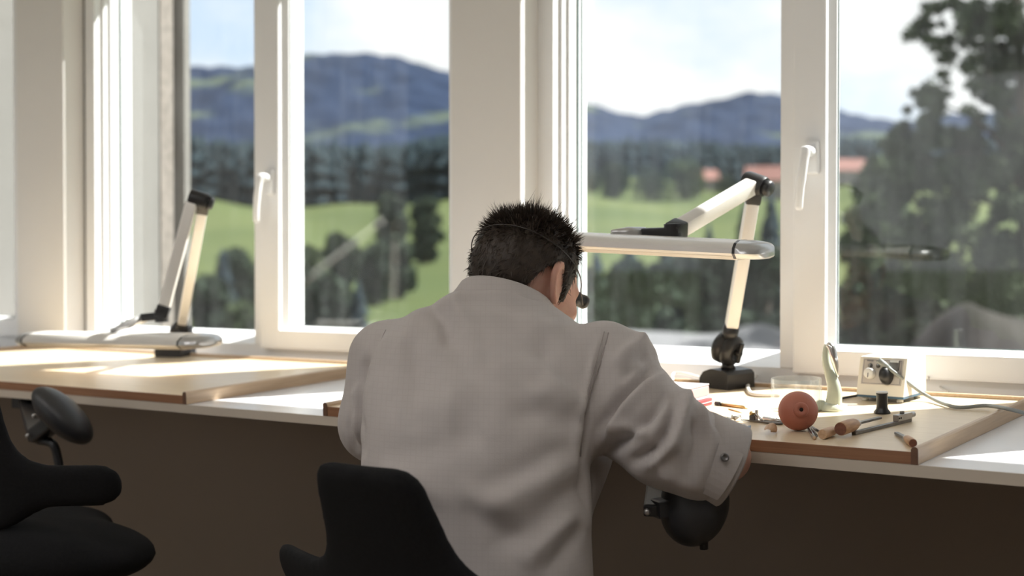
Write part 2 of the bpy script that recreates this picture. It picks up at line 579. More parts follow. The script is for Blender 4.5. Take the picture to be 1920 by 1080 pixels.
# wing of the same building that stands out to the left, seen through the windows
XW = -4.22
wing = MB().box((XW - 3, 2.92, -6), (XW, 3.70, 7))
wo = struct('wall_wing', wing, mat('wing_plaster', (0.20, 0.192, 0.18), 0.9, var=0.06, vscale=6, bump=0.5, bscale=60))
def yw(px): # where the view of this column meets the wing wall
    r = ray(px, 300)
    return XW * r[1] / r[0]
struct('trim_10', MB().box((XW - 0.5, yw(300), -6), (XW + 0.004, yw(324), 7)), M_stone_edge)
struct('trim_11', MB().box((XW - 0.5, yw(324), -6), (XW - 0.10, yw(344), 7)), M_recess_shade)
struct('trim_12', MB().box((XW - 0.5, yw(346), -6), (XW + 0.0, yw(357), 7)), M_stone)

# ================================================================== BENCH
M_white = mat('white_laminate', (0.82, 0.82, 0.84), 0.28, var=0.02, vscale=5)
M_edge = mat('bench_edge', (0.62, 0.54, 0.45), 0.5, var=0.05, vscale=5)
bench = empty('workbench', BM @ T(-2.0, 0.35, 0), 'long white laminate workbench running under the windows', 'workbench')
_bi = Matrix.Translation((2.0, -0.35, 0))
MB().add(*(lambda m: (m.v, m.f, _bi))(MB().box((-6.19, 0.002, -0.018), (2.59, 0.692, 0.0)))).build('worktop', M_white, bench)
MB().add(*(lambda m: (m.v, m.f, _bi))(MB().box((-6.19, -0.0005, -0.0182), (2.59, 0.002, -0.0002)))).build('edge_band', M_edge, bench)
for bx in (-5.6, -1.75, -0.1, 1.6):
    MB().add(*(lambda m: (m.v, m.f, _bi))(MB().box((bx - 0.02, 0.30, -0.06), (bx + 0.02, 0.665, -0.018)).prism([(0.665, -0.06), (0.32, -0.06), (0.665, -0.35)][::-1], bx - 0.02, bx + 0.02,
         Matrix(((0, 0, 1, 0), (1, 0, 0, 0), (0, 1, 0, 0), (0, 0, 0, 1)))))).build('bracket', M_wall, bench)

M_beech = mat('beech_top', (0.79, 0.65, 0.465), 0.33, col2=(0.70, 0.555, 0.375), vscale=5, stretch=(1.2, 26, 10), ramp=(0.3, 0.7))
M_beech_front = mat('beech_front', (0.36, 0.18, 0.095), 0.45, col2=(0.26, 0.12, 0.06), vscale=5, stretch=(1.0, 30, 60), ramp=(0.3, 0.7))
M_lip = mat('beech_lip', (0.62, 0.46, 0.31), 0.4, col2=(0.52, 0.37, 0.24), vscale=6, stretch=(30, 1.5, 30), ramp=(0.3, 0.7))
M_lip_end = mat('beech_lip_end', (0.17, 0.085, 0.05), 0.5, var=0.2, vscale=60)
def board(x0, x1, dep, label):
    r = empty('work_board', BM @ T((x0 + x1) / 2, dep / 2, 0), label, 'board', 'beech work boards lying on the bench')
    hx, hy = (x1 - x0) / 2, dep / 2
    MB().box((-hx + .011, -hy + .002, 0.0004), (hx - .011, hy - .011, 0.019)).build('panel', M_beech, r)
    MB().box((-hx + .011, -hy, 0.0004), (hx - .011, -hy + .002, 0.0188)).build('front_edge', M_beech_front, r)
    for s in (-1, 1):
        prof = [(s * hx, 0.0004), (s * hx, 0.0235), (s * (hx - .002), 0.0262), (s * (hx - .005), 0.0272), (s * (hx - .0085), 0.0260), (s * (hx - .0108), 0.0225), (s * (hx - .011), 0.0004)]
        if s < 0: prof = prof[::-1]
        PY = Matrix(((1, 0, 0, 0), (0, 0, -1, 0), (0, 1, 0, 0), (0, 0, 0, 1)))
        lip = MB().prism(prof, -hy, hy - .0, PY).build('side_lip', M_lip, r)
        MB().prism(prof, hy, hy + 0.0012, PY).build('end_grain', M_lip_end, lip)
    MB().box((-hx + .011, hy - .011, 0.0004), (hx - .011, hy, 0.0262), bev=0.002).build('rear_lip', M_lip, r)
    return r
board(-1.893, -0.704, 0.632, 'beech work board covered with tools beside the seated person')
board(-3.66, -2.284, 0.632, 'empty beech work board under the folded white lamp')

# glowing fill panels added at the ceiling, out of view, to brighten the room
M_fill_body = mat('fill_panel_body', (0.75, 0.75, 0.74), 0.5, var=0.03)
def emis(name, col, st):
    m = bpy.data.materials.new(name)
    m.use_nodes = True
    nt = m.node_tree
    nt.nodes.clear()
    o = _n(nt, 'ShaderNodeOutputMaterial')
    e = _n(nt, 'ShaderNodeEmission')
    e.inputs['Color'].default_value = (*col, 1)
    e.inputs['Strength'].default_value = st
    nt.links.new(e.outputs[0], o.inputs['Surface'])
    return m
M_fill_glow = emis('fill_panel_glow', (1.0, 0.97, 0.95), 3.9)
for i, (lx, ly, lab) in enumerate(((-2.3, 0.2, 'added ceiling fill panel behind the person'), (-4.2, 0.2, 'added ceiling fill panel above the left end of the room'), (-0.4, 0.2, 'added ceiling fill panel near the camera'))):
    r = empty('ceiling_fill_panel', T(lx, ly, RZ1), lab, 'lamp', 'added ceiling fill panels')
    MB().box((-0.62, -0.32, -0.05), (0.62, 0.32, 0)).build('housing', M_fill_body, r)
    MB().box((-0.59, -0.29, -0.056), (0.59, 0.29, -0.0502)).build('emitter', M_fill_glow, r)
# ================================================================== OUTDOORS
M_field = mat('meadow', (0.070, 0.085, 0.032), 0.9, col2=(0.048, 0.065, 0.024), vscale=0.02, stretch=(1, 1, 4), detail=8, ramp=(0.35, 0.65), spec=0.06)
M_mount = mat('hazy_wooded_mountain', (0.016, 0.026, 0.052), 0.95, col2=(0.008, 0.015, 0.034), vscale=0.012, detail=10, ramp=(0.35, 0.62), spec=0.06)  # blue of the aerial haze is put into the base colour
def pasture_spots(m):
    """paler clearings scattered over the wooded slopes"""
    nt = m.node_tree
    b = nt.nodes['Principled BSDF']
    src = b.inputs['Base Color'].links[0].from_socket
    tc = [n for n in nt.nodes if n.type == 'TEX_COORD'][0]
    ns = _n(nt, 'ShaderNodeTexNoise')
    ns.inputs['Scale'].default_value = 0.0042
    ns.inputs['Detail'].default_value = 5
    mr = _n(nt, 'ShaderNodeMapRange')
    mr.inputs['From Min'].default_value = 0.58
    mr.inputs['From Max'].default_value = 0.66
    mx = _n(nt, 'ShaderNodeMix', data_type='RGBA')
    mx.inputs[7].default_value = (0.055, 0.070, 0.052, 1)
    nt.links.new(tc.outputs['Object'], ns.inputs['Vector'])
    nt.links.new(ns.outputs['Fac'], mr.inputs['Value'])
    nt.links.new(mr.outputs[0], mx.inputs['Factor'])
    nt.links.new(src, mx.inputs[6])
    nt.links.new(mx.outputs[2], b.inputs['Base Color'])
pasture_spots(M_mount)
M_past = mat('mountain_pasture', (0.19, 0.24, 0.15), 0.95, var=0.3, vscale=0.02)
M_ground = mat('gravel_ground', (0.24, 0.23, 0.21), 0.95, var=0.35, vscale=1.5, bump=0.5, bscale=8, spec=0.06)
M_road = mat('pale_road', (0.15, 0.15, 0.155), 0.9, var=0.1, vscale=1.0, spec=0.06)
M_trunk = mat('bark', (0.10, 0.075, 0.055), 0.9, var=0.4, vscale=15)
M_roof = mat('red_tile_roof', (0.20, 0.105, 0.09), 0.8, var=0.25, vscale=2, spec=0.06)
M_house = mat('house_plaster', (0.30, 0.27, 0.25), 0.9, var=0.1, vscale=1, spec=0.06)
M_dkwin = mat('house_window_glass', (0.05, 0.06, 0.07), 0.2, var=0.1)

def foliage_mat(name, c, c2, scale=0.6):
    return mat(name, c, 0.85, col2=c2, vscale=scale, detail=6, spec=0.05, ramp=(0.3, 0.7))
M_conifer = foliage_mat('dark_hazy_conifer', (0.017, 0.028, 0.033), (0.008, 0.015, 0.020), 0.3)  # needle green shifted to blue, distance haze painted in
M_decid = foliage_mat('deciduous_dark', (0.050, 0.068, 0.044), (0.024, 0.038, 0.032), 0.5)
M_decid2 = foliage_mat('deciduous_mid', (0.085, 0.110, 0.052), (0.040, 0.060, 0.038), 0.5)
M_leaf = foliage_mat('near_leaves', (0.085, 0.105, 0.060), (0.034, 0.050, 0.036), 1.2)

PROF_D = np.array([6, 20, 40, 70, 100, 140, 180, 220, 290, 360, 430, 600, 850, 1200.])
PROF_Z = np.array([-5.2, -5.4, -5.2, -4.2, -3.2, -0.8, 2.2, 5.4, 11.0, 16.4, 22.0, 36.0, 62.0, 100.])
def gz(a, d):
    """ground height at azimuth offset a (tan, from the view axis) and depth d"""
    z = np.interp(d, PROF_D, PROF_Z)
    w = np.clip((d - 60) / 200, 0, 1)
    # the right-hand meadow lies higher up the slope
    z = z + w * 0.012 * np.minimum(d, 350) * np.clip(np.interp(a, [-0.3, -0.1, 0.02, 0.1, 0.2, 0.4], [0, 0, 0.6, 1.0, 0.8, 0.5]), 0, 1)
    z = z + w * (0.004 * np.minimum(d, 400) * np.sin(a * 23 + 1.3) + 0.0025 * np.minimum(d, 400) * np.sin(a * 51 + d * 0.02))
    return z
def vw(r, d, z):
    return Vector(R0 * r + F0 * d + ZZ * z)
# terrain ---------------------------------------------------------
def polar(name, A, D, zf, m):
    P, Q = [], []
    for d in D:
        for a in A:
            P.append(tuple(vw(a * d, d, zf(a, d))))
    na = len(A)
    for j in range(len(D) - 1):
        for i in range(na - 1):
            Q.append((j * na + i, j * na + i + 1, (j + 1) * na + i + 1, (j + 1) * na + i))
    return np_mesh(name, np.array(P), np.array(Q), m)
AA = np.tan(np.radians(np.linspace(-48, 68, 220)))
DD = np.concatenate([np.linspace(6, 60, 18), np.linspace(66, 480, 64)])
tag(polar('ground_meadow', AA, DD, lambda a, d: float(gz(a, d)), M_field), kind='structure')
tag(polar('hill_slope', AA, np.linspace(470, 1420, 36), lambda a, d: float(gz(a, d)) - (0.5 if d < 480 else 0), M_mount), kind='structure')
gv = [(0, 0, -5.9)] + [(1500 * math.cos(k * math.pi / 36), 1500 * math.sin(k * math.pi / 36), -5.9) for k in range(72)]
tag(MB().add(gv, [(0, k + 1, (k + 1) % 72 + 1) for k in range(72)]).build('ground_plain', M_field), kind='structure')
# mountains: crest height in picture terms at 3.2 km and 2.2 km, carried on to both sides
RID_A = (np.array([-900, -300, 100, 230, 360, 450, 560, 620, 680, 760, 845, 960, 1090, 1200, 1330, 1410, 1460, 1565, 1680, 1800, 2100, 2600, 4200]) - 960) / FPX
RID_Y = (494 - np.array([160, 190, 175, 165, 150, 144, 128, 121, 119, 128, 147, 182, 213, 237, 206, 196, 199, 222, 240, 232, 205, 190, 200])) / FPX
def ridge(name, dist, scale, off, m, amp, seed):
    r2 = np.random.default_rng(seed)
    ph = r2.uniform(0, 6, 8)
    D = np.linspace(dist * 0.42, dist * 1.15, 46)
    def zf(a, d):
        t = (d - dist * 0.42) / (dist * 0.58)
        top = np.interp(a + off, RID_A, RID_Y) * scale * dist
        s = 0.5 - 0.5 * math.cos(math.pi * min(t, 1))
        base = float(gz(a, 1200)) * 0.9
        z = base + (top - base) * s
        bump = sum(math.sin(a * f + d * g + p) for f, g, p in ((19, .004, ph[0]), (43, .006, ph[1]), (97, -.009, ph[2]), (210, .02, ph[3]))) * amp * s * (1 - 0.6 * s)
        if t > 1:
            z = top - (t - 1) * dist * 0.4
        return z + bump + CAMZ
    A = np.tan(np.radians(np.linspace(-48, 68, 420)))
    return tag(polar(name, A, D, zf, m), kind='structure')
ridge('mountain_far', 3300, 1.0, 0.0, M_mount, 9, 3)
# bright pastures on the mountain flank: thin turf lying just above the slope
def patch(name, pts, d, m):
    P = [at(x, y, dd) for (x, y), dd in zip(pts, d if isinstance(d, (list, tuple)) else [d] * len(pts))]
    c = sum(P, Vector()) / len(P)
    mb = MB()
    back = Vector(F0) * 6
    n = len(P)
    mb.add(P + [p + back for p in P], [tuple(range(n)), tuple(reversed(range(n, 2 * n)))] + [(i, n + i, n + (i + 1) % n, (i + 1) % n) for i in range(n)])
    return mb.build(name, m)

# trees -----------------------------------------------------------
def leaf_cloud(centers, radii, n, size, seed, squash=0.8, fill=False):
    """n leaf quads on and inside ellipsoidal clumps, as numpy verts, quads"""
    r2 = np.random.default_rng(seed)
    centers = np.asarray(centers, float)
    radii = np.asarray(radii, float)
    w = radii ** 2
    k = r2.choice(len(centers), n, p=w / w.sum())
    v = r2.normal(size=(n, 3))
    v /= np.linalg.norm(v, axis=1, keepdims=True)
    rr = radii[k] * ((0.1 + 1.15 * r2.random(n) ** 0.7) if fill else (0.55 + 0.5 * r2.random(n) ** 0.6))
    p = centers[k] + v * rr[:, None] * np.array([1, 1, squash])
    a = r2.normal(size=(n, 3)) * 0.7 + v * 0.3
    a /= np.linalg.norm(a, axis=1, keepdims=True)
    b = np.cross(a, r2.normal(size=(n, 3)))
    b /= np.linalg.norm(b, axis=1, keepdims=True)
    s = size * (0.6 + 0.8 * r2.random(n))[:, None]
    P = np.stack([p - a * s, p + b * s * 0.55, p + a * s, p - b * s * 0.55], 1).reshape(-1, 3)
    Q = np.arange(4 * n).reshape(-1, 4)
    return P, Q
def deciduous(base, h, w, m, label, seed, n=900, trunk=True, group=None, leaf=None):
    root = empty('leafy_tree', T(*base), label, 'tree', group)
    r2 = np.random.default_rng(seed)
    c, rad = [], []
    for i in range(18):
        t = (i + r2.random()) / 18
        zz = h * (0.10 + 0.76 * t)
        rr = w * (0.55 + 0.45 * math.sin(math.pi * min(1, t * 1.05))) * 0.62
        a = r2.random() * 6.28
        c.append((math.cos(a) * rr * 0.75, math.sin(a) * rr * 0.75, zz))
        rad.append(w * r2.uniform(0.40, 0.60))
    P, Q = leaf_cloud(c, rad, n, leaf or h * 0.036, seed)
    o = np_mesh('crown', P, Q, m, root, smooth=False)
    o['kind'] = 'stuff'
    MB().tube([(0, 0, -0.4), (0, 0, h * 0.3), (0.05 * h, 0.02 * h, h * 0.7)], [h * 0.03, h * 0.022, h * 0.008], 7).build('trunk', M_trunk, root, True)
    return root
def conifer_arrays(base, h, w, r2, tiers=9, seg=9):
    P, Q = [], []
    for j in range(tiers):
        t = j / tiers
        z0 = h * (0.08 + 0.86 * t)
        z1 = min(h, z0 + h * 0.24 * (1 - 0.5 * t))
        rr = w * (1 - t) ** 0.9 + 0.02 * h
        o = len(P)
        for k in range(seg):
            a = 6.283 * k / seg + j * 0.7
            q = rr * (0.7 + 0.5 * r2.random())
            P.append((base[0] + math.cos(a) * q, base[1] + math.sin(a) * q, base[2] + z0 - 0.04 * h * r2.random()))
        P.append((base[0], base[1], base[2] + z1))
        for k in range(seg):
            Q.append((o + k, o + (k + 1) % seg, o + seg))
    return P, Q
def conifer(base, h, w, label, seed, group=None):
    root = empty('spruce_tree', T(*base), label, 'tree', group)
    r2 = np.random.default_rng(seed)
    P, Q = conifer_arrays((0, 0, 0), h, w, r2, 13, 12)
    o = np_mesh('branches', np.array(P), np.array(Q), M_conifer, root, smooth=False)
    MB().tube([(0, 0, -0.4), (0, 0, h * 0.5)], [h * 0.022, h * 0.012], 7).build('trunk', M_trunk, root, True)
    return root

# far forest on the slope: nobody could count it
def forest(name, label, bands, seed):
    r2 = np.random.default_rng(seed)
    P, Q = [], []
    for n, a0, a1, d0, d1, h0, h1 in bands:
        for i in range(n):
            a = r2.uniform(a0, a1)
            d = r2.uniform(d0, d1)
            h = r2.uniform(h0, h1)
            b = vw(a * d, d, float(gz(a, d)) - 0.5)
            p, q = conifer_arrays(b, h, h * r2.uniform(0.16, 0.30), r2, 4, 6)
            o = len(P)
            P += p
            Q += [tuple(x + o for x in f) for f in q]
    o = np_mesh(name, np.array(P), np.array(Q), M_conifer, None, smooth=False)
    return tag(o, label, 'forest', kind='stuff')
def A(px): return (px - 960) / FPX
forest('forest_belt', 'dense dark conifer forest along the slope above the meadow',
       [(1700, A(-300), A(930), 372, 520, 13, 21), (1300, A(-300), A(930), 500, 720, 13, 18),
        (2000, A(930), A(2100), 455, 760, 10, 16)], 11)

def spot(px, d, dz=0.0):
    a = A(px)
    return vw(a * d, d, float(gz(a, d)) + dz)
def top_h(px, y, d):
    """height of a tree standing at px, depth d, whose tip shows at picture row y"""
    return CAMZ - (y - 494) / FPX * d - float(gz(A(px), d))
# meadow trees seen through the left pair of panes
G1, G2, G3 = 'broad trees in the meadow', 'spruces below the windows', 'leafy trees below the windows'
def dtree(px, y, d, wpx, m, label, seed, group, n=3400):
    h = top_h(px, y, d)
    return deciduous(spot(px, d), h, wpx / FPX * d, m, label, seed, n, group=group)
dtree(735, 352, 150, 36, M_decid, 'tallest round dark tree in the meadow left of the pillar', 21, G1)
dtree(800, 366, 165, 38, M_decid, 'round dark tree at the meadow edge closest to the pillar', 22, G1)
dtree(706, 445, 118, 40, M_decid, 'dark tree standing lower in front of the tallest meadow tree', 23, G1)
dtree(745, 432, 125, 40, M_decid, 'broad dark tree beside the bright lower meadow', 24, G1)
dtree(640, 430, 110, 46, M_decid, 'dark tree behind the reflection of the lamp arms', 25, G1)
dtree(585, 452, 95, 42, M_decid2, 'mid green tree just right of the left sash frame', 26, G3)
dtree(618, 500, 70, 60, M_decid, 'low dark tree behind the lower left sash pane', 27, G3)
dtree(450, 460, 90, 46, M_decid, 'dark leafy tree beside the left window mullion', 28, G3)
dtree(395, 500, 75, 46, M_decid, 'dark leafy tree behind the folded lamp arm', 29, G3)
dtree(455, 540, 55, 40, M_decid2, 'low leafy tree at the foot of the left fixed pane', 30, G3)
conifer(spot(417, 80), top_h(417, 462, 80), 1.5, 'pointed spruce behind the left fixed pane', 31, G2)
conifer(spot(672, 64), top_h(672, 520, 64), 1.2, 'low spruce beside the bright lower meadow', 32, G2)
# trees seen through the right pair of panes
G4 = 'round trees along the upper meadow'
dtree(1155, 305, 300, 34, M_decid, 'dark pointed tree at the left end of the upper meadow row', 33, G4)
dtree(1222, 318, 310, 44, M_decid, 'low rounded tree in the middle of the upper meadow row', 34, G4)
dtree(1282, 296, 315, 42, M_decid2, 'lighter green rounded tree in the upper meadow row', 35, G4)
dtree(1108, 322, 330, 30, M_decid, 'small dark tree beside the pillar on the upper meadow', 36, G4)
dtree(1358, 330, 340, 30, M_decid, 'small tree beside the red roofed farmhouse', 37, G4)
G5 = 'spruces below the upper meadow'
for px, y, d, w, lab in ((1180, 432, 70, 1.3, 'spruce just above the lamp joint, left of three'), (1247, 428, 74, 1.1, 'slender spruce tip above the lamp head joint'),
                         (1330, 412, 78, 1.4, 'spruce under the raised lamp arm'), (1395, 372, 82, 1.6, 'tall spruce behind the upright lamp post'),
                         (1445, 352, 90, 1.7, 'tallest spruce beside the right window mullion'), (1118, 455, 66, 1.2, 'low spruce beside the head of the person')):
    conifer(spot(px, d), top_h(px, y, d), w, lab, int(px), G5)
G6 = 'dark shrubs filling the bank under the lamp'
k = 0
shr = ('below the lamp head beside the person', 'left of centre beneath the lamp head', 'in the middle beneath the lamp head', 'beside the lower lamp post', 'behind the lower lamp post', 'right of the lower lamp post',
       'at the foot of the pane by the shoulder', 'at the foot of the pane by the lamp joint', 'at the foot of the pane by the mullion')
for px, y, d, w in ((1110, 478, 58, 52), (1165, 462, 60, 56), (1235, 466, 60, 58), (1300, 455, 62, 58), (1370, 440, 64, 58), (1432, 430, 64, 52), (1130, 545, 44, 66), (1250, 560, 48, 70), (1400, 552, 40, 66)):
    dtree(px, y, d, w, M_decid, 'dark leafy shrub ' + shr[k], 50 + k, G6, 3600)
    k += 1
G7 = 'bushes behind the right sash'
dtree(1615, 330, 60, 46, M_decid2, 'pale green bush beside the right sash frame', 61, G7)
dtree(1655, 262, 98, 60, M_decid2, 'bright leafy bush in front of the far hillside', 62, G7)
dtree(1600, 470, 34, 60, M_decid, 'low dark bush behind the lower right sash', 63, G7)
dtree(1700, 455, 30, 90, M_decid, 'dark bush below the big tree', 64, G7)

# big near tree on the right: trunk, boughs and a loose crown of leaves
BT = vw(A(1930) * 24, 24, -5.3)
bt = empty('big_leafy_tree', T(*BT), 'large leafy tree close outside the right window', 'tree')
def loc(px, y, d):
    return at(px, y, d) - BT
trk = MB().tube([(0, 0, -0.3), (0.05, 0, 3), loc(1925, 400, 24), loc(1915, 150, 24), loc(1905, -80, 24)], [0.26, 0.22, 0.16, 0.10, 0.05], 9)
trk.build('trunk', M_trunk, bt, True)
r2 = np.random.default_rng(91)
cl, cr = [], []
for (px, y, d, rad) in ((1800, 20, 23, .30), (1775, 60, 24, .22), (1850, 90, 24, .42), (1790, 120, 23, .25), (1900, 60, 23, .45), (1840, 190, 23, .38), (1745, 180, 24, .26), (1890, 190, 25, .45),
                        (1760, 240, 23, .34), (1820, 260, 24, .42), (1720, 300, 24, .30), (1780, 330, 23, .5), (1860, 320, 24, .55), (1710, 370, 25, .36), (1900, 380, 23, .55), (1800, 420, 23, .55),
                        (1730, 450, 24, .5), (1870, 470, 24, .6), (1705, 235, 24, .30), (1740, 200, 24, .34), (1700, 290, 24, .36), (1770, 90, 24, .34), (1755, 30, 24, .26), (1745, 260, 24, .40), (1690, 340, 24, .36), (1870, 130, 24, .5), (1910, 250, 24, .5), (1840, 30, 24, .4), (1660, 400, 26, .35), (1680, 480, 25, .45), (1780, 520, 24, .55), (1900, 550, 24, .6), (1660, 545, 25, .4), (1720, 570, 24, .4), (1830, 585, 25, .5),
                        (1960, 100, 24, .6), (1980, 260, 24, .7), (2020, 400, 24, .8), (1980, 520, 25, .7), (2080, 180, 24, .7), (2040, -60, 24, .7), (1900, -60, 24, .5), (1830, -70, 24, .35),
                        (2120, 330, 25, .7), (2100, 500, 25, .7), (1990, -160, 24, .5)):
    for q in range(7):
        cl.append(loc(px + r2.normal() * 24, y + r2.normal() * 22, d + r2.normal() * 0.6))
        cr.append(rad * r2.uniform(0.25, 0.60))
for i, (px, y) in enumerate(((1800, 30), (1750, 190), (1720, 310), (1680, 480), (1850, 330), (2080, 200), (2050, 420))):
    MB().tube(spline([loc(1918, 260 + 0.5 * y * 0.6, 24), (loc(px, y, 24) + loc(1918, 300, 24)) * 0.5 + Vector((0, 0, 0.15)), loc(px, y, 24)], 5), [0.07 - 0.006 * j for j in range(11)], 6).build('bough', M_trunk, bt, True)
P, Q = leaf_cloud(cl, cr, 62000, 0.060, 92, 0.8, True)
lo = np_mesh('crown', P, Q, M_leaf, bt, smooth=False)
lo['kind'] = 'stuff'

G8 = 'dense shrubs below the big tree'
for i_, (px, y, d, w, lab) in enumerate(((1640, 420, 27, 70, 'tall dark shrub left of the big tree'), (1760, 430, 26, 90, 'broad dark shrub under the big tree crown'), (1880, 440, 27, 95, 'dark shrub under the right side of the big tree'), (1590, 520, 22, 60, 'low shrub beside the lower right sash frame'), (1710, 520, 22, 80, 'low dark shrub above the stony bank'), (1830, 515, 22, 85, 'low shrub above the power supply'), (1925, 520, 22, 60, 'low shrub at the far edge of the bank'))):
    dtree(px, y, d, w, M_leaf, lab, 70 + i_, G8, 4200)
# stony bank and pale track just outside, red roofed houses across the valley
M_rock = mat('stone_bank', (0.036, 0.032, 0.030), 0.95, var=0.45, vscale=1.3, bump=0.8, bscale=6, spec=0.06)
def bank_z(a, d):
    return -5.2 + 5.95 * math.exp(-((d - 17) / 3.5) ** 2) * np.interp(a, [0.18, 0.24, 0.32, 0.5, 0.6], [0, 0.75, 1.02, 0.85, 0]) + 0.22 * math.sin(a * 60) * math.sin(d * 1.7)
tag(polar('terrain_stony_bank', np.linspace(0.16, 0.62, 60), np.linspace(11, 23, 34), lambda a, d: float(bank_z(a, d)) , M_rock), kind='structure')
tv, tf = [], []
ta = np.linspace(0.05, 0.215, 28)
for i, a_ in enumerate(ta):
    for d_, z_ in ((20.5 + 1.5 * math.sin(a_ * 30), -5.6), (20.5 + 1.5 * math.sin(a_ * 30), -0.10), (25.5 + 1.5 * math.sin(a_ * 24), -0.02 + 0.25 * math.exp(-((a_ - 0.175) / 0.02) ** 2)), (26.5 + 1.5 * math.sin(a_ * 24), -5.6)):
        tv.append(vw(a_ * d_, d_, z_))
for i in range(len(ta) - 1):
    for j in range(3):
        o = i * 4 + j
        tf.append((o, o + 4, o + 5, o + 1))
tag(MB().add(tv, tf).build('road_terrace', M_road), kind='structure')
def house(px, d, w, dep, h, rh, rot, label):
    b = spot(px, d, -0.3)
    r = empty('farmhouse', T(*b) @ Rz(YAW + rot), label, 'house', 'farmhouses across the valley')
    MB().box((-w / 2, -dep / 2, 0), (w / 2, dep / 2, h)).build('walls', M_house, r)
    ov = 0.6
    PXm = Matrix(((0, 0, 1, 0), (1, 0, 0, 0), (0, 1, 0, 0), (0, 0, 0, 1)))
    MB().prism([(-dep / 2 - ov, h - 0.2), (dep / 2 + ov, h - 0.2), (0, h + rh)], -w / 2 - ov, w / 2 + ov, PXm).build('roof', M_roof, r)
    for i in range(3):
        MB().box((-w / 2 + w * (0.15 + 0.28 * i), -dep / 2 - 0.08, 1.0), (-w / 2 + w * (0.29 + 0.28 * i), -dep / 2 + 0.02, 2.3)).build('window', M_dkwin, r)
    return r
house(1312, 360, 8, 7, 3.0, 2.6, 0.3, 'far red roofed farmhouse above the middle of the upper meadow')
house(1438, 330, 9, 8, 4.5, 3.4, -0.2, 'far red roofed farmhouse behind the lamp elbow')
house(1585, 380, 10, 8, 4.0, 3.2, 0.2, 'far red roofed farmhouse just right of the right sash frame')
# ================================================================== THE SEATED PERSON
def mat_coat():
    m = mat('grey_work_coat', (0.475, 0.435, 0.42), 0.85, var=0.05, vscale=30, bump=0.12, bscale=500, sheen=0.15)
    nt = m.node_tree
    b = nt.nodes['Principled BSDF']
    src = b.inputs['Base Color'].links[0].from_socket
    tc = [n for n in nt.nodes if n.type == 'TEX_COORD'][0]
    sp = _n(nt, 'ShaderNodeSeparateXYZ')
    nt.links.new(tc.outputs['Object'], sp.inputs[0])
    fac = None
    for ax in ('X', 'Z'):
        a = _n(nt, 'ShaderNodeMath', operation='MULTIPLY'); a.inputs[1].default_value = 1 / 0.0085
        f = _n(nt, 'ShaderNodeMath', operation='FRACT')
        g = _n(nt, 'ShaderNodeMath', operation='LESS_THAN'); g.inputs[1].default_value = 0.13
        nt.links.new(sp.outputs[ax], a.inputs[0]); nt.links.new(a.outputs[0], f.inputs[0]); nt.links.new(f.outputs[0], g.inputs[0])
        if fac is None:
            fac = g.outputs[0]
        else:
            mx = _n(nt, 'ShaderNodeMath', operation='MAXIMUM')
            nt.links.new(fac, mx.inputs[0]); nt.links.new(g.outputs[0], mx.inputs[1]); fac = mx.outputs[0]
    ml = _n(nt, 'ShaderNodeMath', operation='MULTIPLY'); ml.inputs[1].default_value = 0.10
    nt.links.new(fac, ml.inputs[0])
    mix = _n(nt, 'ShaderNodeMix', data_type='RGBA')
    nt.links.new(ml.outputs[0], mix.inputs['Factor'])
    nt.links.new(src, mix.inputs[6])
    mix.inputs[7].default_value = (0.30, 0.22, 0.20, 1)
    nt.links.new(mix.outputs[2], b.inputs['Base Color'])
    return m
M_coat = mat_coat()
M_skin = mat('skin', (0.60, 0.36, 0.28), 0.5, col2=(0.54, 0.28, 0.21), vscale=35, bump=0.15, bscale=400, sss=0.25, ramp=(0.3, 0.7))
M_hair = mat('dark_brown_hair', (0.055, 0.038, 0.028), 0.5, var=0.4, vscale=60, spec=0.4)
M_trous = mat('dark_trousers', (0.03, 0.03, 0.035), 0.9, var=0.2, vscale=20, bump=0.3)
M_shoe = mat('black_shoe', (0.02, 0.02, 0.02), 0.5, var=0.2)
M_metal = mat('bright_steel', (0.72, 0.72, 0.72), 0.22, metal=1.0, var=0.1, vscale=40)
M_button = mat('dark_snap_button', (0.20, 0.19, 0.19), 0.3, metal=0.7, var=0.1)
M_black = mat('black_plastic', (0.020, 0.020, 0.021), 0.42, var=0.2, vscale=60, bump=0.15, bscale=600)

BASE = vl(885, 1260, 2.14)
person = empty('person', Matrix.Translation(R0 * BASE[0] + F0 * BASE[1]) @ T(0, 0, 0.56) @ Rz(YAW),
               'person in a grey work coat sitting bent over the bench', 'person')
POFF = np.array([BASE[0], BASE[1], 0.56])
def pmesh(name, P, Q, m, parent=person):
    return np_mesh(name, P - POFF, Q, m, parent)
def pbuild(mb, name, m, parent=person, smooth=False):
    q = MB()
    q.add(mb.v, mb.f, T(*(-POFF)))
    return q.build(name, m, parent, smooth)

PHI = math.radians(18)             # the torso faces this much right of the view axis
zk = np.linspace(0.40, 1.30, 181)
def knots(zv, vv, sig=0.022):
    f = np.interp(zk, zv, vv)
    k = np.exp(-0.5 * ((np.arange(-24, 25) * 0.005) / sig) ** 2)
    k /= k.sum()
    return np.convolve(np.pad(f, 24, mode='edge'), k, mode='valid')
ZK = [0.45, 0.60, 0.70, 0.78, 0.86, 0.92, 1.00, 1.06, 1.10, 1.14, 1.17, 1.195, 1.22, 1.25]
K_r = knots(ZK, [-.050, -.052, -.054, -.056, -.058, -.060, -.058, -.050, -.045, -.045, -.042, -.036, -.024, -.015])
K_d = knots(ZK, [2.13, 2.135, 2.145, 2.165, 2.19, 2.21, 2.25, 2.295, 2.335, 2.375, 2.40, 2.415, 2.43, 2.44])
K_a = knots(ZK, [.205, .195, .185, .180, .177, .180, .188, .196, .196, .170, .122, .072, .058, .054], 0.010)
K_b = knots(ZK, [.165, .150, .135, .128, .125, .128, .132, .130, .122, .106, .090, .074, .062, .055], 0.014)
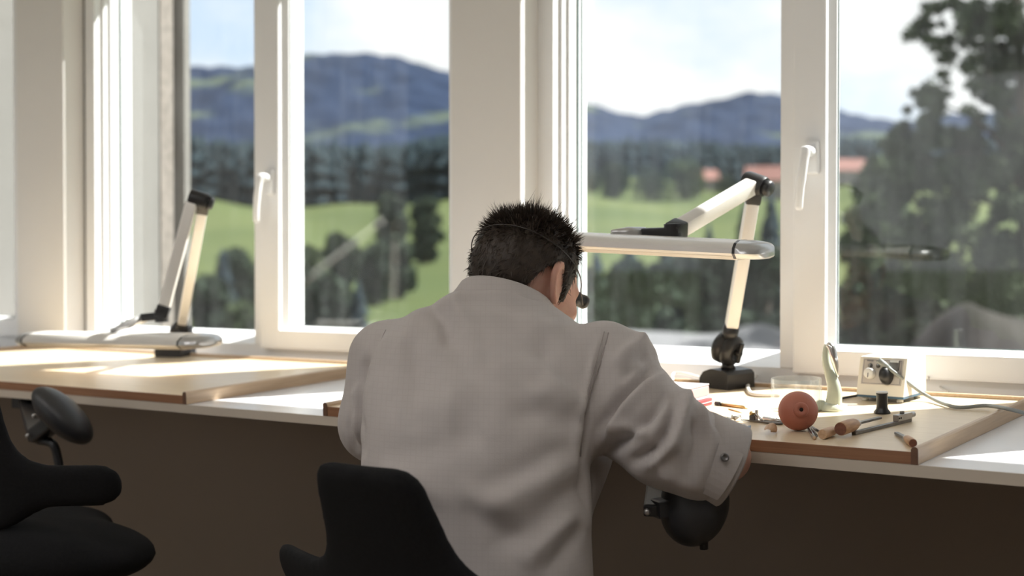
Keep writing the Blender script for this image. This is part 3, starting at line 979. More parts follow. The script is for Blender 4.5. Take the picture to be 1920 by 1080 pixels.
cphi, sphi = math.cos(PHI), math.sin(PHI)
def torso(X, Y, Z, grow=0.0):
    r, d, a, b = (np.interp(Z, zk, k) for k in (K_r, K_d, K_a, K_b))
    a = a + grow
    b = b + grow
    u = (X - r) * cphi - (Y - d) * sphi
    v = (X - r) * sphi + (Y - d) * cphi
    p = 2.35
    k = (np.abs(u / a) ** p + np.abs(v / b) ** p) ** (1 / p)
    return (k - 1) * np.minimum(a, b)
S_R = np.array([0.150, 2.305, 1.090]); M_R = np.array([0.236, 2.185, 0.990]); E_R = np.array([0.320, 2.192, 0.949])
S_L = np.array([-0.215, 2.44, 1.085]); E_L = np.array([-0.232, 2.40, 0.975])
W_R = np.array([0.285, 2.40, 0.990]); W_L = np.array([-0.10, 2.66, 1.02])
def coat_sdf(X, Y, Z):
    s = torso(X, Y, Z)
    s = smax(s, 0.52 - Z, 0.02)
    s = smax(s, Z - 1.204, 0.010)
    # right sleeve, loose, ends at the elbow
    arm = smin(s_cap(X, Y, Z, S_R, M_R, 0.068, 0.063), s_cap(X, Y, Z, M_R, E_R, 0.063, 0.052), 0.03)
    # sagging cloth under the upper arm
    arm = smin(arm, s_cap(X, Y, Z, (0.230, 2.18, 0.955), (0.285, 2.175, 0.930), 0.040, 0.040), 0.05)
    ax = (E_R - M_R) / np.linalg.norm(E_R - M_R)
    cut = (X - E_R[0]) * ax[0] + (Y - E_R[1]) * ax[1] + (Z - E_R[2]) * ax[2]
    arm = smax(arm, cut - 0.012, 0.010)
    s = smin(s, arm, 0.030)
    s = smin(s, s_ell(X, Y, Z, (0.191, 2.290, 1.092), (0.048, 0.05, 0.045)), 0.016)
    # cloth bridging armpit and front flap hanging beside the waist
    s = smin(s, s_cap(X, Y, Z, vl(1085, 770, 2.25), vl(1195, 815, 2.21), 0.055, 0.048), 0.03)
    s = smin(s, s_cap(X, Y, Z, vl(1105, 850, 2.30), vl(1060, 1010, 2.27), 0.042, 0.028), 0.02)
    # left sleeve
    la = smin(s_cap(X, Y, Z, S_L, E_L, 0.068, 0.060), s_cap(X, Y, Z, E_L, E_L * 0.6 + W_L * 0.4, 0.058, 0.052), 0.03)
    s = smin(s, la, 0.035)
    # hollow under the neck
    return s
Pc, Qc = nets(coat_sdf, (-0.36, 1.93, 0.50), (0.44, 2.68, 1.25), 0.0055)
Pc = relax(Pc, Qc, 3, 0.5)
Nc = vnormals(Pc, Qc)
def to_px(P):
    w = P[:, 1]
    return np.stack([960 + FPX * P[:, 0] / w, 494 - FPX * (P[:, 2] - CAMZ) / w], 1)
def seg_dist(q, a, b):
    a, b = np.array(a, float), np.array(b, float)
    t = np.clip(((q - a) @ (b - a)) / ((b - a) @ (b - a)), 0, 1)
    return np.linalg.norm(q - a - t[:, None] * (b - a), axis=1), t
def fold(q, pts, amp, w):
    """soft ridge (amp > 0) or valley along a polyline, fading at its ends"""
    best = np.full(len(q), 1e9)
    tt = np.zeros(len(q))
    n = len(pts) - 1
    for i in range(n):
        d, t = seg_dist(q, pts[i], pts[i + 1])
        m = d < best
        best = np.where(m, d, best)
        tt = np.where(m, (i + t) / n, tt)
    fade = np.clip(np.minimum(tt, 1 - tt) / 0.25, 0.0, 1) ** 0.7
    return amp * np.exp(-(best / w) ** 2) * (0.12 + 0.88 * fade)
def zc(*pts):                      # positions noted on an enlarged view
    return [(600 + x * 0.7035, 320 + y * 0.7035) for x, y in pts]
FOLDS = [
    # right sleeve
    (zc((895, 500), (860, 545), (800, 610), (745, 700)), -0.013, 13), (zc((925, 540), (860, 590), (800, 650), (755, 730)), 0.008, 14),
    (zc((745, 770), (800, 720), (870, 660), (930, 590)), -0.010, 13), (zc((985, 575), (965, 640), (940, 720), (870, 790)), 0.010, 14),
    (zc((955, 590), (935, 680), (900, 740), (830, 780)), -0.012, 12), (zc((1010, 620), (1030, 680), (1055, 720)), 0.008, 10),
    (zc((1000, 660), (1010, 720), (985, 800)), -0.009, 13), (zc((1060, 690), (1040, 760), (1000, 840)), 0.006, 14),
    (zc((780, 520), (850, 460), (870, 430)), 0.006, 16), (zc((800, 560), (850, 500), (880, 480)), -0.005, 12),
    (zc((900, 790), (960, 830), (1030, 850)), 0.006, 16), (zc((770, 690), (820, 690), (880, 700)), 0.006, 14),
    # armhole seam of the right sleeve with its puckers
    (zc((765, 430), (745, 510), (710, 640), (697, 800), (705, 930)), -0.0045, 5), (zc((750, 440), (728, 520), (690, 650), (680, 800)), 0.0035, 9),
    # back
    (zc((690, 690), (600, 640), (500, 640)), -0.006, 24), (zc((700, 640), (620, 590), (540, 590)), 0.005, 20),
    (zc((690, 770), (560, 850), (420, 920)), 0.006, 26), (zc((700, 830), (600, 920), (450, 1010)), -0.005, 22), (zc((690, 720), (560, 790), (400, 850)), -0.004, 24),
    (zc((690, 900), (620, 970), (540, 1060)), 0.007, 18), (zc((700, 950), (660, 1010), (600, 1080)), -0.006, 14),
    (zc((380, 900), (460, 940), (540, 1000)), -0.003, 24), (zc((350, 850), (440, 880), (520, 930)), 0.003, 24),
    (zc((290, 345), (330, 400), (345, 480)), -0.006, 14), (zc((270, 350), (240, 430), (190, 520)), 0.005, 16), (zc((350, 345), (400, 420), (420, 540)), 0.005, 20),
    (zc((400, 345), (480, 360), (560, 395)), -0.004, 14), (zc((470, 370), (560, 400), (640, 430)), 0.004, 16), (zc((390, 330), (360, 350), (300, 360)), 0.004, 10),
    (zc((200, 640), (330, 620), (440, 560)), 0.004, 30), (zc((160, 760), (300, 740), (430, 680)), -0.004, 30), (zc((450, 500), (560, 520), (660, 500)), 0.003, 26),
    (zc((560, 440), (640, 520), (690, 600)), -0.004, 22),
    (zc((440, 340), (470, 450), (480, 600), (470, 720)), 0.003, 30), (zc((230, 420), (260, 540), (250, 700)), -0.004, 22), (zc((330, 470), (350, 600), (330, 760)), 0.003, 24),
    (zc((600, 420), (590, 520), (560, 620)), -0.003, 20), (zc((150, 800), (260, 830), (340, 900)), 0.004, 20), (zc((680, 600), (620, 560), (560, 500)), 0.003, 14),
    # left sleeve and its seam
    (zc((165, 430), (120, 520), (105, 640), (112, 760)), -0.006, 6), (zc((110, 560), (88, 640), (100, 730)), 0.006, 9), (zc((90, 600), (75, 680), (95, 760)), -0.006, 8),
    # right edge below the armpit
    (zc((720, 800), (710, 900), (700, 1000)), 0.005, 10),
]
qc = to_px(Pc)
face = np.clip((-Nc[:, 1] + 0.25) / 0.6, 0, 1)
disp = sum(fold(qc, p, a * (2.2 if i < 14 else 1.75), w * (0.85 if i < 14 else 1.0)) for i, (p, a, w) in enumerate(FOLDS))
r3 = np.random.default_rng(5)
for k in range(16):
    f = r3.normal(size=3) * 16
    disp = disp + 0.0008 * np.sin(Pc @ f + r3.uniform(0, 6))
for k in range(14):                # finer creases running mostly up and down
    f = r3.normal(size=3) * np.array([55, 30, 18])
    disp = disp + 0.0005 * np.sin(Pc @ f + r3.uniform(0, 6)) * (0.5 + 0.5 * np.sin(Pc @ (r3.normal(size=3) * 9)))
dE = np.linalg.norm(Pc - (E_R - np.array([0.015, 0, 0])), axis=1)
disp = disp * np.clip((dE - 0.055) / 0.045, 0.1, 1)
Pc = Pc + Nc * (disp * face)[:, None]
Pc = relax(Pc, Qc, 1, 0.35)
coat = pmesh('work_coat', Pc, Qc, M_coat)

# stitched armhole seams laid on the cloth
M_seam = mat('seam_stitching', (0.40, 0.355, 0.34), 0.9, var=0.1, vscale=300)
Nf = vnormals(Pc, Qc)
qf = to_px(Pc)
vis = Nf[:, 1] < -0.05
def seam(pts, rad=0.0011):
    line = []
    for v in spline([(x, y, 0) for x, y in pts], 7):
        d = np.where(vis, (qf[:, 0] - v.x) ** 2 + (qf[:, 1] - v.y) ** 2, 1e9)
        k = np.argsort(d)[:4]
        line.append((Pc[k] + Nf[k] * 0.0006).mean(0))
    line = np.array(line)
    for _ in range(8):
        line[1:-1] = (line[:-2] + 2 * line[1:-1] + line[2:]) / 4
    return pbuild(MB().tube([Vector(p) for p in line], rad, 6), 'seam', M_seam, coat, True)
seam(zc((768, 432), (750, 500), (728, 570), (705, 650), (697, 740), (694, 830), (697, 920)))
seam(zc((757, 430), (739, 498), (717, 568), (694, 648), (686, 740), (683, 830)), 0.0006)
seam(zc((175, 425), (140, 520), (128, 640), (130, 730)), 0.0008)
# collar: a stand-and-fall band round the neck
def collar():
    NC = np.array([-0.010, 2.438])
    prof = [(0.002, 0.000), (0.006, 0.020), (0.004, 0.034), (0.000, 0.041), (-0.004, 0.034), (-0.004, 0.000)]
    P, Q = [], []
    n = 48
    m = 8
    for i in range(n + 1):
        th = math.radians(-150 + 300 * i / n)     # 0 = middle of the back
        lx, ly = math.sin(th), -math.cos(th)
        back = 0.5 + 0.5 * math.cos(th)
        zt = 1.226 - 0.060 * (1 - back) - 0.010 * math.sin(th)
        rx, ry = 0.073, 0.066
        out = 0.010
        pts = [(-0.004, -0.012), (0.0, 0.0), (0.003, 0.0025), (0.007, 0.0), (0.015, -0.012), (0.029, -0.029), (0.0300, -0.036), (0.018, -0.035)]
        for (o, h) in pts:
            u, v = lx * (rx + o), ly * (ry + o)
            P.append((NC[0] + u * cphi + v * sphi, NC[1] - u * sphi + v * cphi, zt + h * (0.75 + 0.25 * back)))
    for i in range(n):
        for j in range(m - 1):
            Q.append((i * m + j, i * m + j + 1, (i + 1) * m + j + 1, (i + 1) * m + j))
        Q.append((i * m + m - 1, i * m, (i + 1) * m, (i + 1) * m + m - 1))
    return np.array(P), np.array(Q)
Pk, Qk = collar()
co = pmesh('collar', Pk, Qk[:, ::-1], M_coat)

# cuff with its strap and snap button
axc = Vector(E_R - M_R).normalized()
CM = frame(Vector(E_R) + axc * 0.008 + Vector((0, 0, -0.007)), (0, 0, 1), axc)
cuff = MB()
n = 40
ring = []
for (rr, zz) in ((0.054, -0.050), (0.0615, -0.047), (0.0635, -0.02), (0.0630, 0.012), (0.0605, 0.0155), (0.057, 0.012), (0.052, -0.03)):
    for k in range(n):
        a = 2 * math.pi * k / n
        wob = 1 + 0.035 * math.sin(3 * a + 1) + 0.02 * math.sin(5 * a + zz * 60)
        ring.append((rr * wob * math.cos(a) * 1.06, rr * wob * math.sin(a) * 0.98, zz))
fs = []
for j in range(6):
    for k in range(n):
        fs.append((j * n + k, j * n + (k + 1) % n, (j + 1) * n + (k + 1) % n, (j + 1) * n + k))
cuff.add(ring, fs, CM)
cf = pbuild(cuff, 'sleeve_cuff', M_coat, coat, True)
# strap lies on the side that faces the camera
vd = CM.inverted().to_3x3() @ Vector((0, -1, 0))
a0 = math.atan2(vd.y, vd.x) + 0.15
st = MB()
vsl, fsl = [], []
for i in range(9):
    for j, zz in enumerate((-0.036, 0.002)):
        for q, rr in enumerate((0.0665, 0.0700)):
            a = a0 - 0.60 + 1.15 * i / 8
            wob = 1 + 0.035 * math.sin(3 * a + 1)
            z2 = zz + (0.010 * (i / 8) if j == 0 else 0.004 * (1 - i / 8))
            vsl.append((rr * wob * math.cos(a) * 1.06, rr * wob * math.sin(a) * 1.0, z2))
for i in range(8):
    o = i * 4
    fsl += [(o + 1, o + 5, o + 7, o + 3), (o, o + 2, o + 6, o + 4), (o, o + 4, o + 5, o + 1), (o + 2, o + 3, o + 7, o + 6)]
fsl += [(0, 1, 3, 2), (32, 34, 35, 33)]
st.add(vsl, [f[::-1] for f in fsl], CM)
strap = pbuild(st, 'cuff_strap', M_coat, coat)
ab = a0 - 0.34
bp = CM @ Vector((0.0765 * math.cos(ab) * 1.06, 0.0765 * math.sin(ab) * 1.0, -0.022))
bd = (CM.to_3x3() @ Vector((math.cos(ab), math.sin(ab), 0)))
pbuild(MB().lathe([(0.0066, -0.003), (0.0066, 0.0006), (0.0052, 0.0022), (0.0040, 0.0016), (0.0022, 0.0004), (0, 0.0002)], 20, frame(bp, (0, 0, 1), bd)), 'snap_button', M_button, coat, True)

# head ---------------------------------------------------------------
HP, HF = math.radians(16), math.radians(50)
HC = vl(990, 521, 2.475)
h_f = np.array([math.sin(HF) * math.cos(HP), math.cos(HF) * math.cos(HP), -math.sin(HP)])
h_r = np.array([math.cos(HF), -math.sin(HF), 0.0])
h_u = np.cross(h_r, h_f)
HM = np.stack([h_r, h_f, h_u], 1)  # head space to view space
def to_head(X, Y, Z):
    a, b, c = X - HC[0], Y - HC[1], Z - HC[2]
    return (a * h_r[0] + b * h_r[1] + c * h_r[2], a * h_f[0] + b * h_f[1] + c * h_f[2], a * h_u[0] + b * h_u[1] + c * h_u[2])
def skull(x, y, z):
    s = s_ell(x, y, z, (0, -0.010, 0.010), (0.076, 0.095, 0.085))
    s = smin(s, s_ell(x, y, z, (0, 0.038, -0.040), (0.060, 0.056, 0.088)), 0.03)
    return s
def head_sdf(X, Y, Z):
    x, y, z = to_head(X, Y, Z)
    s = skull(x, y, z)
    s = smin(s, s_ell(x, y, z, (0, 0.040, -0.098), (0.048, 0.050, 0.030)), 0.025)       # jaw
    s = smin(s, s_ell(x, y, z, (0, 0.080, -0.112), (0.020, 0.016, 0.014)), 0.015)       # chin
    for sx in (-1, 1):
        s = smin(s, s_cap(x, y, z, (sx * 0.056, -0.005, -0.062), (sx * 0.040, 0.045, -0.105), 0.018, 0.014), 0.02)   # jaw line
        s = smin(s, s_ell(x, y, z, (sx * 0.040, 0.066, -0.045), (0.020, 0.018, 0.018)), 0.02)                         # cheek bone
        s = smin(s, s_cap(x, y, z, (sx * 0.012, 0.088, -0.004), (sx * 0.044, 0.074, -0.006), 0.008, 0.007), 0.012)    # brow
        s = smax(s, -s_ell(x, y, z, (sx * 0.031, 0.096, -0.020), (0.018, 0.012, 0.012)), 0.010)                       # eye socket
        s = smin(s, s_ell(x, y, z, (sx * 0.031, 0.079, -0.020), (0.012, 0.012, 0.012)), 0.002)                        # eyeball
        # ear: a tilted shell standing off the head with a rim and a lobe
        be = math.radians(34)
        xx, yy = x * sx - 0.066, y - 0.010
        q1 = xx * math.sin(be) - yy * math.cos(be) - 0.017      # across the ear, root to rim
        off = xx * math.cos(be) + yy * math.sin(be) - 0.004 + 6.0 * q1 * q1
        ang = math.radians(10)
        ey = q1 * math.cos(ang) - (z + 0.008) * math.sin(ang)
        ez = q1 * math.sin(ang) + (z + 0.008) * math.cos(ang)
        wd = 0.0205 + 0.10 * np.clip(ez, -0.04, 0.03)             # wider towards the top
        rim = np.sqrt((ey / wd) ** 2 + (ez / 0.036) ** 2)
        shell = smax((rim - 1) * 0.02, np.abs(off) - 0.0042, 0.004)
        shell = smin(shell, smax(np.abs((rim - 0.90) * 0.02) - 0.0028, np.abs(off - 0.002) - 0.006, 0.003), 0.002)   # rolled rim
        root = s_ell(xx, yy, z, (0.004, -0.006, -0.012), (0.012, 0.013, 0.022))
        s = smin(s, smin(shell, root, 0.006), 0.006)
    s = smin(s, s_cap(x, y, z, (0, 0.092, -0.016), (0, 0.112, -0.052), 0.007, 0.010), 0.010)   # nose
    s = smin(s, s_ell(x, y, z, (0, 0.103, -0.057), (0.014, 0.010, 0.008)), 0.006)
    s = smin(s, s_ell(x, y, z, (0, 0.088, -0.080), (0.021, 0.009, 0.0045)), 0.004)             # lips
    s = smin(s, s_ell(x, y, z, (0, 0.086, -0.089), (0.018, 0.009, 0.005)), 0.004)
    # neck down to the collar
    nb = np.array([-0.030, 2.405, 1.14])
    nt_ = HC + HM @ np.array([0, -0.020, -0.055])
    s = smin(s, s_cap(X, Y, Z, nb, nt_, 0.062, 0.056), 0.020)
    return s
lo_h, hi_h = HC - np.array([0.16, 0.17, 0.20]), HC + np.array([0.17, 0.17, 0.16])
Ph, Qh = nets(head_sdf, lo_h, hi_h, 0.0032)
Ph = relax(Ph, Qh, 1, 0.4)

# forearms and hands: five fingers each, bent round fine tools
def hand_chain(W, fwd, up, side):
    """list of capsules (a, b, ra, rb): palm and fingers; fwd along the hand, up = back of the hand, side = +1 thumb on +s"""
    f = np.array(fwd, float); f /= np.linalg.norm(f)
    u = np.array(up, float); u -= f * (u @ f); u /= np.linalg.norm(u)
    s = np.cross(f, u) * side
    caps = []
    for k in range(4):
        o = (k - 1.5) * 0.019
        caps.append((W + s * -o * 0.6, W + f * 0.085 + s * -o, 0.015, 0.0105))
        L = (0.040, 0.045, 0.043, 0.033)[k]
        p0 = W + f * 0.088 + s * -o
        c1 = math.radians(38 + 6 * k)
        d1 = f * math.cos(c1) - u * math.sin(c1)
        p1 = p0 + d1 * L
        c2 = math.radians(85 + 6 * k)
        d2 = f * math.cos(c2) - u * math.sin(c2)
        p2 = p1 + d2 * L * 0.62
        c3 = math.radians(115 + 6 * k)
        d3 = f * math.cos(c3) - u * math.sin(c3)
        p3 = p2 + d3 * L * 0.45
        caps += [(p0, p1, 0.0098, 0.0088), (p1, p2, 0.0088, 0.0080), (p2, p3, 0.0080, 0.0070)]
    t0 = W + f * 0.022 + s * 0.024
    t1 = W + f * 0.055 + s * 0.045 - u * 0.012
    t2 = t1 + f * 0.030 + s * 0.004 - u * 0.014
    t3 = t2 + f * 0.022 - s * 0.012 - u * 0.012
    caps += [(t0, t1, 0.0155, 0.0115), (t1, t2, 0.0110, 0.0095), (t2, t3, 0.0095, 0.0080)]
    return caps
def limb_mesh(E, W, caps, re, rw, h=0.0035):
    pts = np.array([E, W] + [c[0] for c in caps] + [c[1] for c in caps])
    lo, hi = pts.min(0) - 0.06, pts.max(0) + 0.06
    def f(X, Y, Z):
        s = s_cap(X, Y, Z, E, E * 0.55 + W * 0.45, re, re * 0.98)
        s = smin(s, s_cap(X, Y, Z, E * 0.55 + W * 0.45, W, re * 0.98, rw), 0.02)
        pal = None
        for i, (a, b, ra, rb) in enumerate(caps):
            c = s_cap(X, Y, Z, a, b, ra, rb)
            s = smin(s, c, 0.010 if i % 4 == 0 else 0.0035)
        return s
    return nets(f, lo, hi, h)
cR = hand_chain(W_R, (-0.75, 0.62, 0.02), (0.1, -0.2, 1), -1)
cL = hand_chain(W_L, (0.90, 0.10, -0.12), (-0.1, -0.2, 1), 1)
EsR = np.array([0.336, 2.225, 0.945])
P1, Q1 = limb_mesh(EsR, W_R, cR, 0.041, 0.027)
P2, Q2 = limb_mesh(E_L * 0.8 + W_L * 0.2, W_L, cL, 0.040, 0.027)
# trunk inside the coat joins head and arms
Pt, Qt = nets(lambda X, Y, Z: smax(smax(torso(X, Y, Z, -0.035), 0.58 - Z, 0.02), Z - 1.20, 0.01), (-0.30, 1.95, 0.55), (0.22, 2.6, 1.22), 0.02)
PB, QB = [], []
off = 0
for P_, Q_ in ((Ph, Qh), (P1, Q1), (P2, Q2), (Pt, Qt)):
    PB.append(P_); QB.append(Q_ + off); off += len(P_)
body = pmesh('body', np.concatenate(PB), np.concatenate(QB), M_skin)

# hair: a close cap of hair with locks standing up on the crown
def hair_region(x, y, z):
    """positive outside the hair line (in head space)"""
    side = np.abs(x)
    front = y - np.interp(z, [-0.06, -0.02, 0.02, 0.06, 0.12], [0.030, 0.034, 0.048, 0.062, 0.055])
    low = np.interp(y, [-0.12, -0.075, -0.055, -0.040, -0.026, 0.010, 0.018, 0.034, 0.05], [-0.062, -0.052, -0.032, -0.002, 0.014, 0.022, -0.030, -0.038, 0.005]) - z
    nape = np.interp(side, [0, 0.03, 0.06, 0.08], [0.014, 0.010, 0.0, 0.0])
    return np.maximum(front, low - np.where(y < -0.03, nape, 0))
def hair_sdf(X, Y, Z):
    x, y, z = to_head(X, Y, Z)
    th = 0.009 + 0.006 * np.clip((z - 0.02) / 0.08, 0, 1)
    s = s_ell(x, y, z, (0, -0.010, 0.010), (0.076, 0.095, 0.085))
    s = smin(s, s_ell(x, y, z, (0, 0.038, -0.040), (0.060, 0.056, 0.088)), 0.03) - th
    s = s + 0.0022 * np.sin(x * 150 + z * 60) * np.sin(y * 130 + 1) * np.clip(z / 0.05 + 0.4, 0.2, 1)
    return smax(s, hair_region(x, y, z), 0.012)
Pq, Qq = nets(hair_sdf, lo_h, hi_h, 0.004)
Pq = relax(Pq, Qq, 1, 0.4)
Nq = vnormals(Pq, Qq)
loc_h = (Pq - HC) @ HM
nl = Nq @ HM
r4 = np.random.default_rng(17)
# thin blades of hair
pick = r4.choice(len(Pq), 12000)
BP, BQ = [], []
def blade(p, d, side, L, w, curl):
    o = len(BP)
    for j in range(4):
        t = j / 3
        c = p + d * L * t + curl * L * t * t
        ww = w * (1 - t) ** 0.8
        BP.append(c - side * ww); BP.append(c + side * ww)
    for j in range(3):
        BQ.append((o + 2 * j, o + 2 * j + 1, o + 2 * j + 3, o + 2 * j + 2))
down = np.array([0, -0.55, -0.85])
for i in pick:
    p, nrm = loc_h[i], nl[i]
    if hair_region(p[0], p[1], p[2]) > -0.002 or (nrm @ (p - np.array([0, -0.01, 0.0]))) < 0:
        continue
    topw = np.clip((p[2] - 0.045) / 0.04, 0, 1)
    flow = down - nrm * (down @ nrm) + r4.normal(size=3) * 0.35
    flow /= np.linalg.norm(flow)
    d = flow * (1 - 0.75 * topw) + nrm * (0.30 + 0.9 * topw) + r4.normal(size=3) * 0.15
    d /= np.linalg.norm(d)
    side = np.cross(d, nrm + r4.normal(size=3) * 0.3)
    side /= np.linalg.norm(side) + 1e-9
    blade(p - nrm * 0.0015, d, side, r4.uniform(0.012, 0.022) * (1 + 0.3 * topw), 0.0009, -nrm * 0.25 * (1 - topw))
# gelled locks on the crown
for k in range(70):
    a = r4.uniform(0, 6.283)
    q = r4.uniform(0, 1) ** 0.7 * 0.066
    p = np.array([math.cos(a) * q, math.sin(a) * q * 1.1 - 0.015, 0])
    kk = max(0.0, 1 - (p[0] / 0.076) ** 2 - ((p[1] + 0.01) / 0.097) ** 2)
    p[2] = 0.010 + 0.085 * math.sqrt(kk) + 0.013
    nrm = np.array([p[0] / 0.076 ** 2, (p[1] + 0.01) / 0.097 ** 2, (p[2] - 0.012) / 0.1 ** 2])
    nrm /= np.linalg.norm(nrm)
    d0 = nrm + np.array([0, 0.1, 0.45]) + r4.normal(size=3) * 0.32
    d0 /= np.linalg.norm(d0)
    for j in range(9):
        pp = p + r4.normal(size=3) * 0.0045 - nrm * 0.010
        tip = p + d0 * r4.uniform(0.012, 0.038) + r4.normal(size=3) * 0.0025
        d = tip - pp
        L = np.linalg.norm(d)
        d /= L
        side = np.cross(d, r4.normal(size=3))
        side /= np.linalg.norm(side)
        blade(pp, d, side, L, 0.0011, r4.normal(size=3) * 0.12)
BPv = HC + np.array(BP) @ HM.T
PH = np.concatenate([Pq, BPv])
QH = np.concatenate([Qq, np.array(BQ) + len(Pq)])
hair = pmesh('hair', PH, QH, M_hair)
hair['label'] = 'short dark brown hair spiked up on the crown'

# trousers and shoes (mostly under the bench)
hip = np.array([K_r[20], 2.14, 0.60])
fw = np.array([sphi, cphi, 0]); lt = np.array([cphi, -sphi, 0])
def trouser(X, Y, Z):
    s = s_ell(X, Y, Z, hip, (0.17, 0.14, 0.09))
    for sx in (-1, 1):
        hj = hip + lt * 0.09 * sx
        kn = hj + fw * 0.36 + lt * 0.10 * sx + np.array([0, 0, -0.10])
        an = kn + np.array([0, 0, -0.36]) - fw * 0.10
        s = smin(s, s_cap(X, Y, Z, hj, kn, 0.085, 0.062), 0.04)
        s = smin(s, s_cap(X, Y, Z, kn, an, 0.062, 0.050), 0.03)
    return s
Pz, Qz = nets(trouser, (-0.42, 1.9, 0.05), (0.42, 2.75, 0.75), 0.014)
pmesh('trousers', Pz, Qz, M_trous)
for sx in (-1, 1):
    an = hip + lt * 0.19 * sx + fw * 0.26 + np.array([0, 0, -0.46])
    def shoe(X, Y, Z):
        s = s_cap(X, Y, Z, (an[0], an[1], 0.06), np.array([an[0], an[1], 0.045]) + fw * 0.17, 0.045, 0.038)
        s = smin(s, s_cap(X, Y, Z, (an[0], an[1], 0.07), (an[0], an[1], 0.13), 0.045, 0.045), 0.02)
        return smax(s, 0.015 - Z, 0.006)
    Ps, Qs = nets(shoe, (an[0] - 0.1, an[1] - 0.1, 0.0), (an[0] + 0.2, an[1] + 0.27, 0.2), 0.010)
    pmesh('shoe', Ps, Qs, M_shoe)

# eye loupe on its wire headband: worn, but a thing of its own
def hw(x, y, z):
    p = HC + HM @ np.array([x, y, z])
    return Vector(R0 * p[0] + F0 * p[1] + ZZ * p[2])
lp0 = hw(0.033, 0.078, -0.012)
loupe = empty('eye_loupe', Matrix.Translation(lp0), 'black watchmaker loupe with wire band worn over the right eye', 'loupe')
ldir = (hw(0.037, 0.16, -0.016) - lp0).normalized()
LM = frame((0, 0, 0), (0, 0, 1), ldir)
MB().lathe([(0.0145, 0.0), (0.0155, 0.002), (0.0135, 0.014), (0.0115, 0.024), (0.0125, 0.026), (0.0125, 0.033), (0.0115, 0.035), (0.0105, 0.030), (0, 0.030)], 24, LM).build('eyepiece', M_black, loupe, True)
MB().lathe([(0, 0.0305), (0.006, 0.0308), (0.0104, 0.0302)], 20, LM).build('lens', mat('lens_glass', (0.2, 0.25, 0.28), 0.05, var=0.05, spec=0.9), loupe, True)
wp = []
for i in range(33):
    t = i / 32
    th = math.radians(58 - 236 * t)          # around the head, from the right eye over the back to the left temple
    tiltz = 0.075 * max(0.0, math.cos(th + math.radians(62))) ** 0.8 if t > 0.08 else 0.0
    x, y = 0.0905 * math.cos(th), 0.1125 * math.sin(th) - 0.010
    z = -0.018 + 0.085 * math.sin(math.pi * min(1, t * 1.02)) ** 0.8
    k = math.sqrt(max(0.05, 1 - (max(z - 0.010, 0) / 0.117) ** 2))
    wp.append(hw(x * k, y * k, z) - lp0)
wp = [hw(0.046, 0.098, -0.022) - lp0] + wp[1:]
MB().tube(spline(wp, 3), 0.0011, 6).build('wire_band', mat('dark_wire', (0.10, 0.09, 0.085), 0.35, metal=0.8, var=0.1), loupe, True)
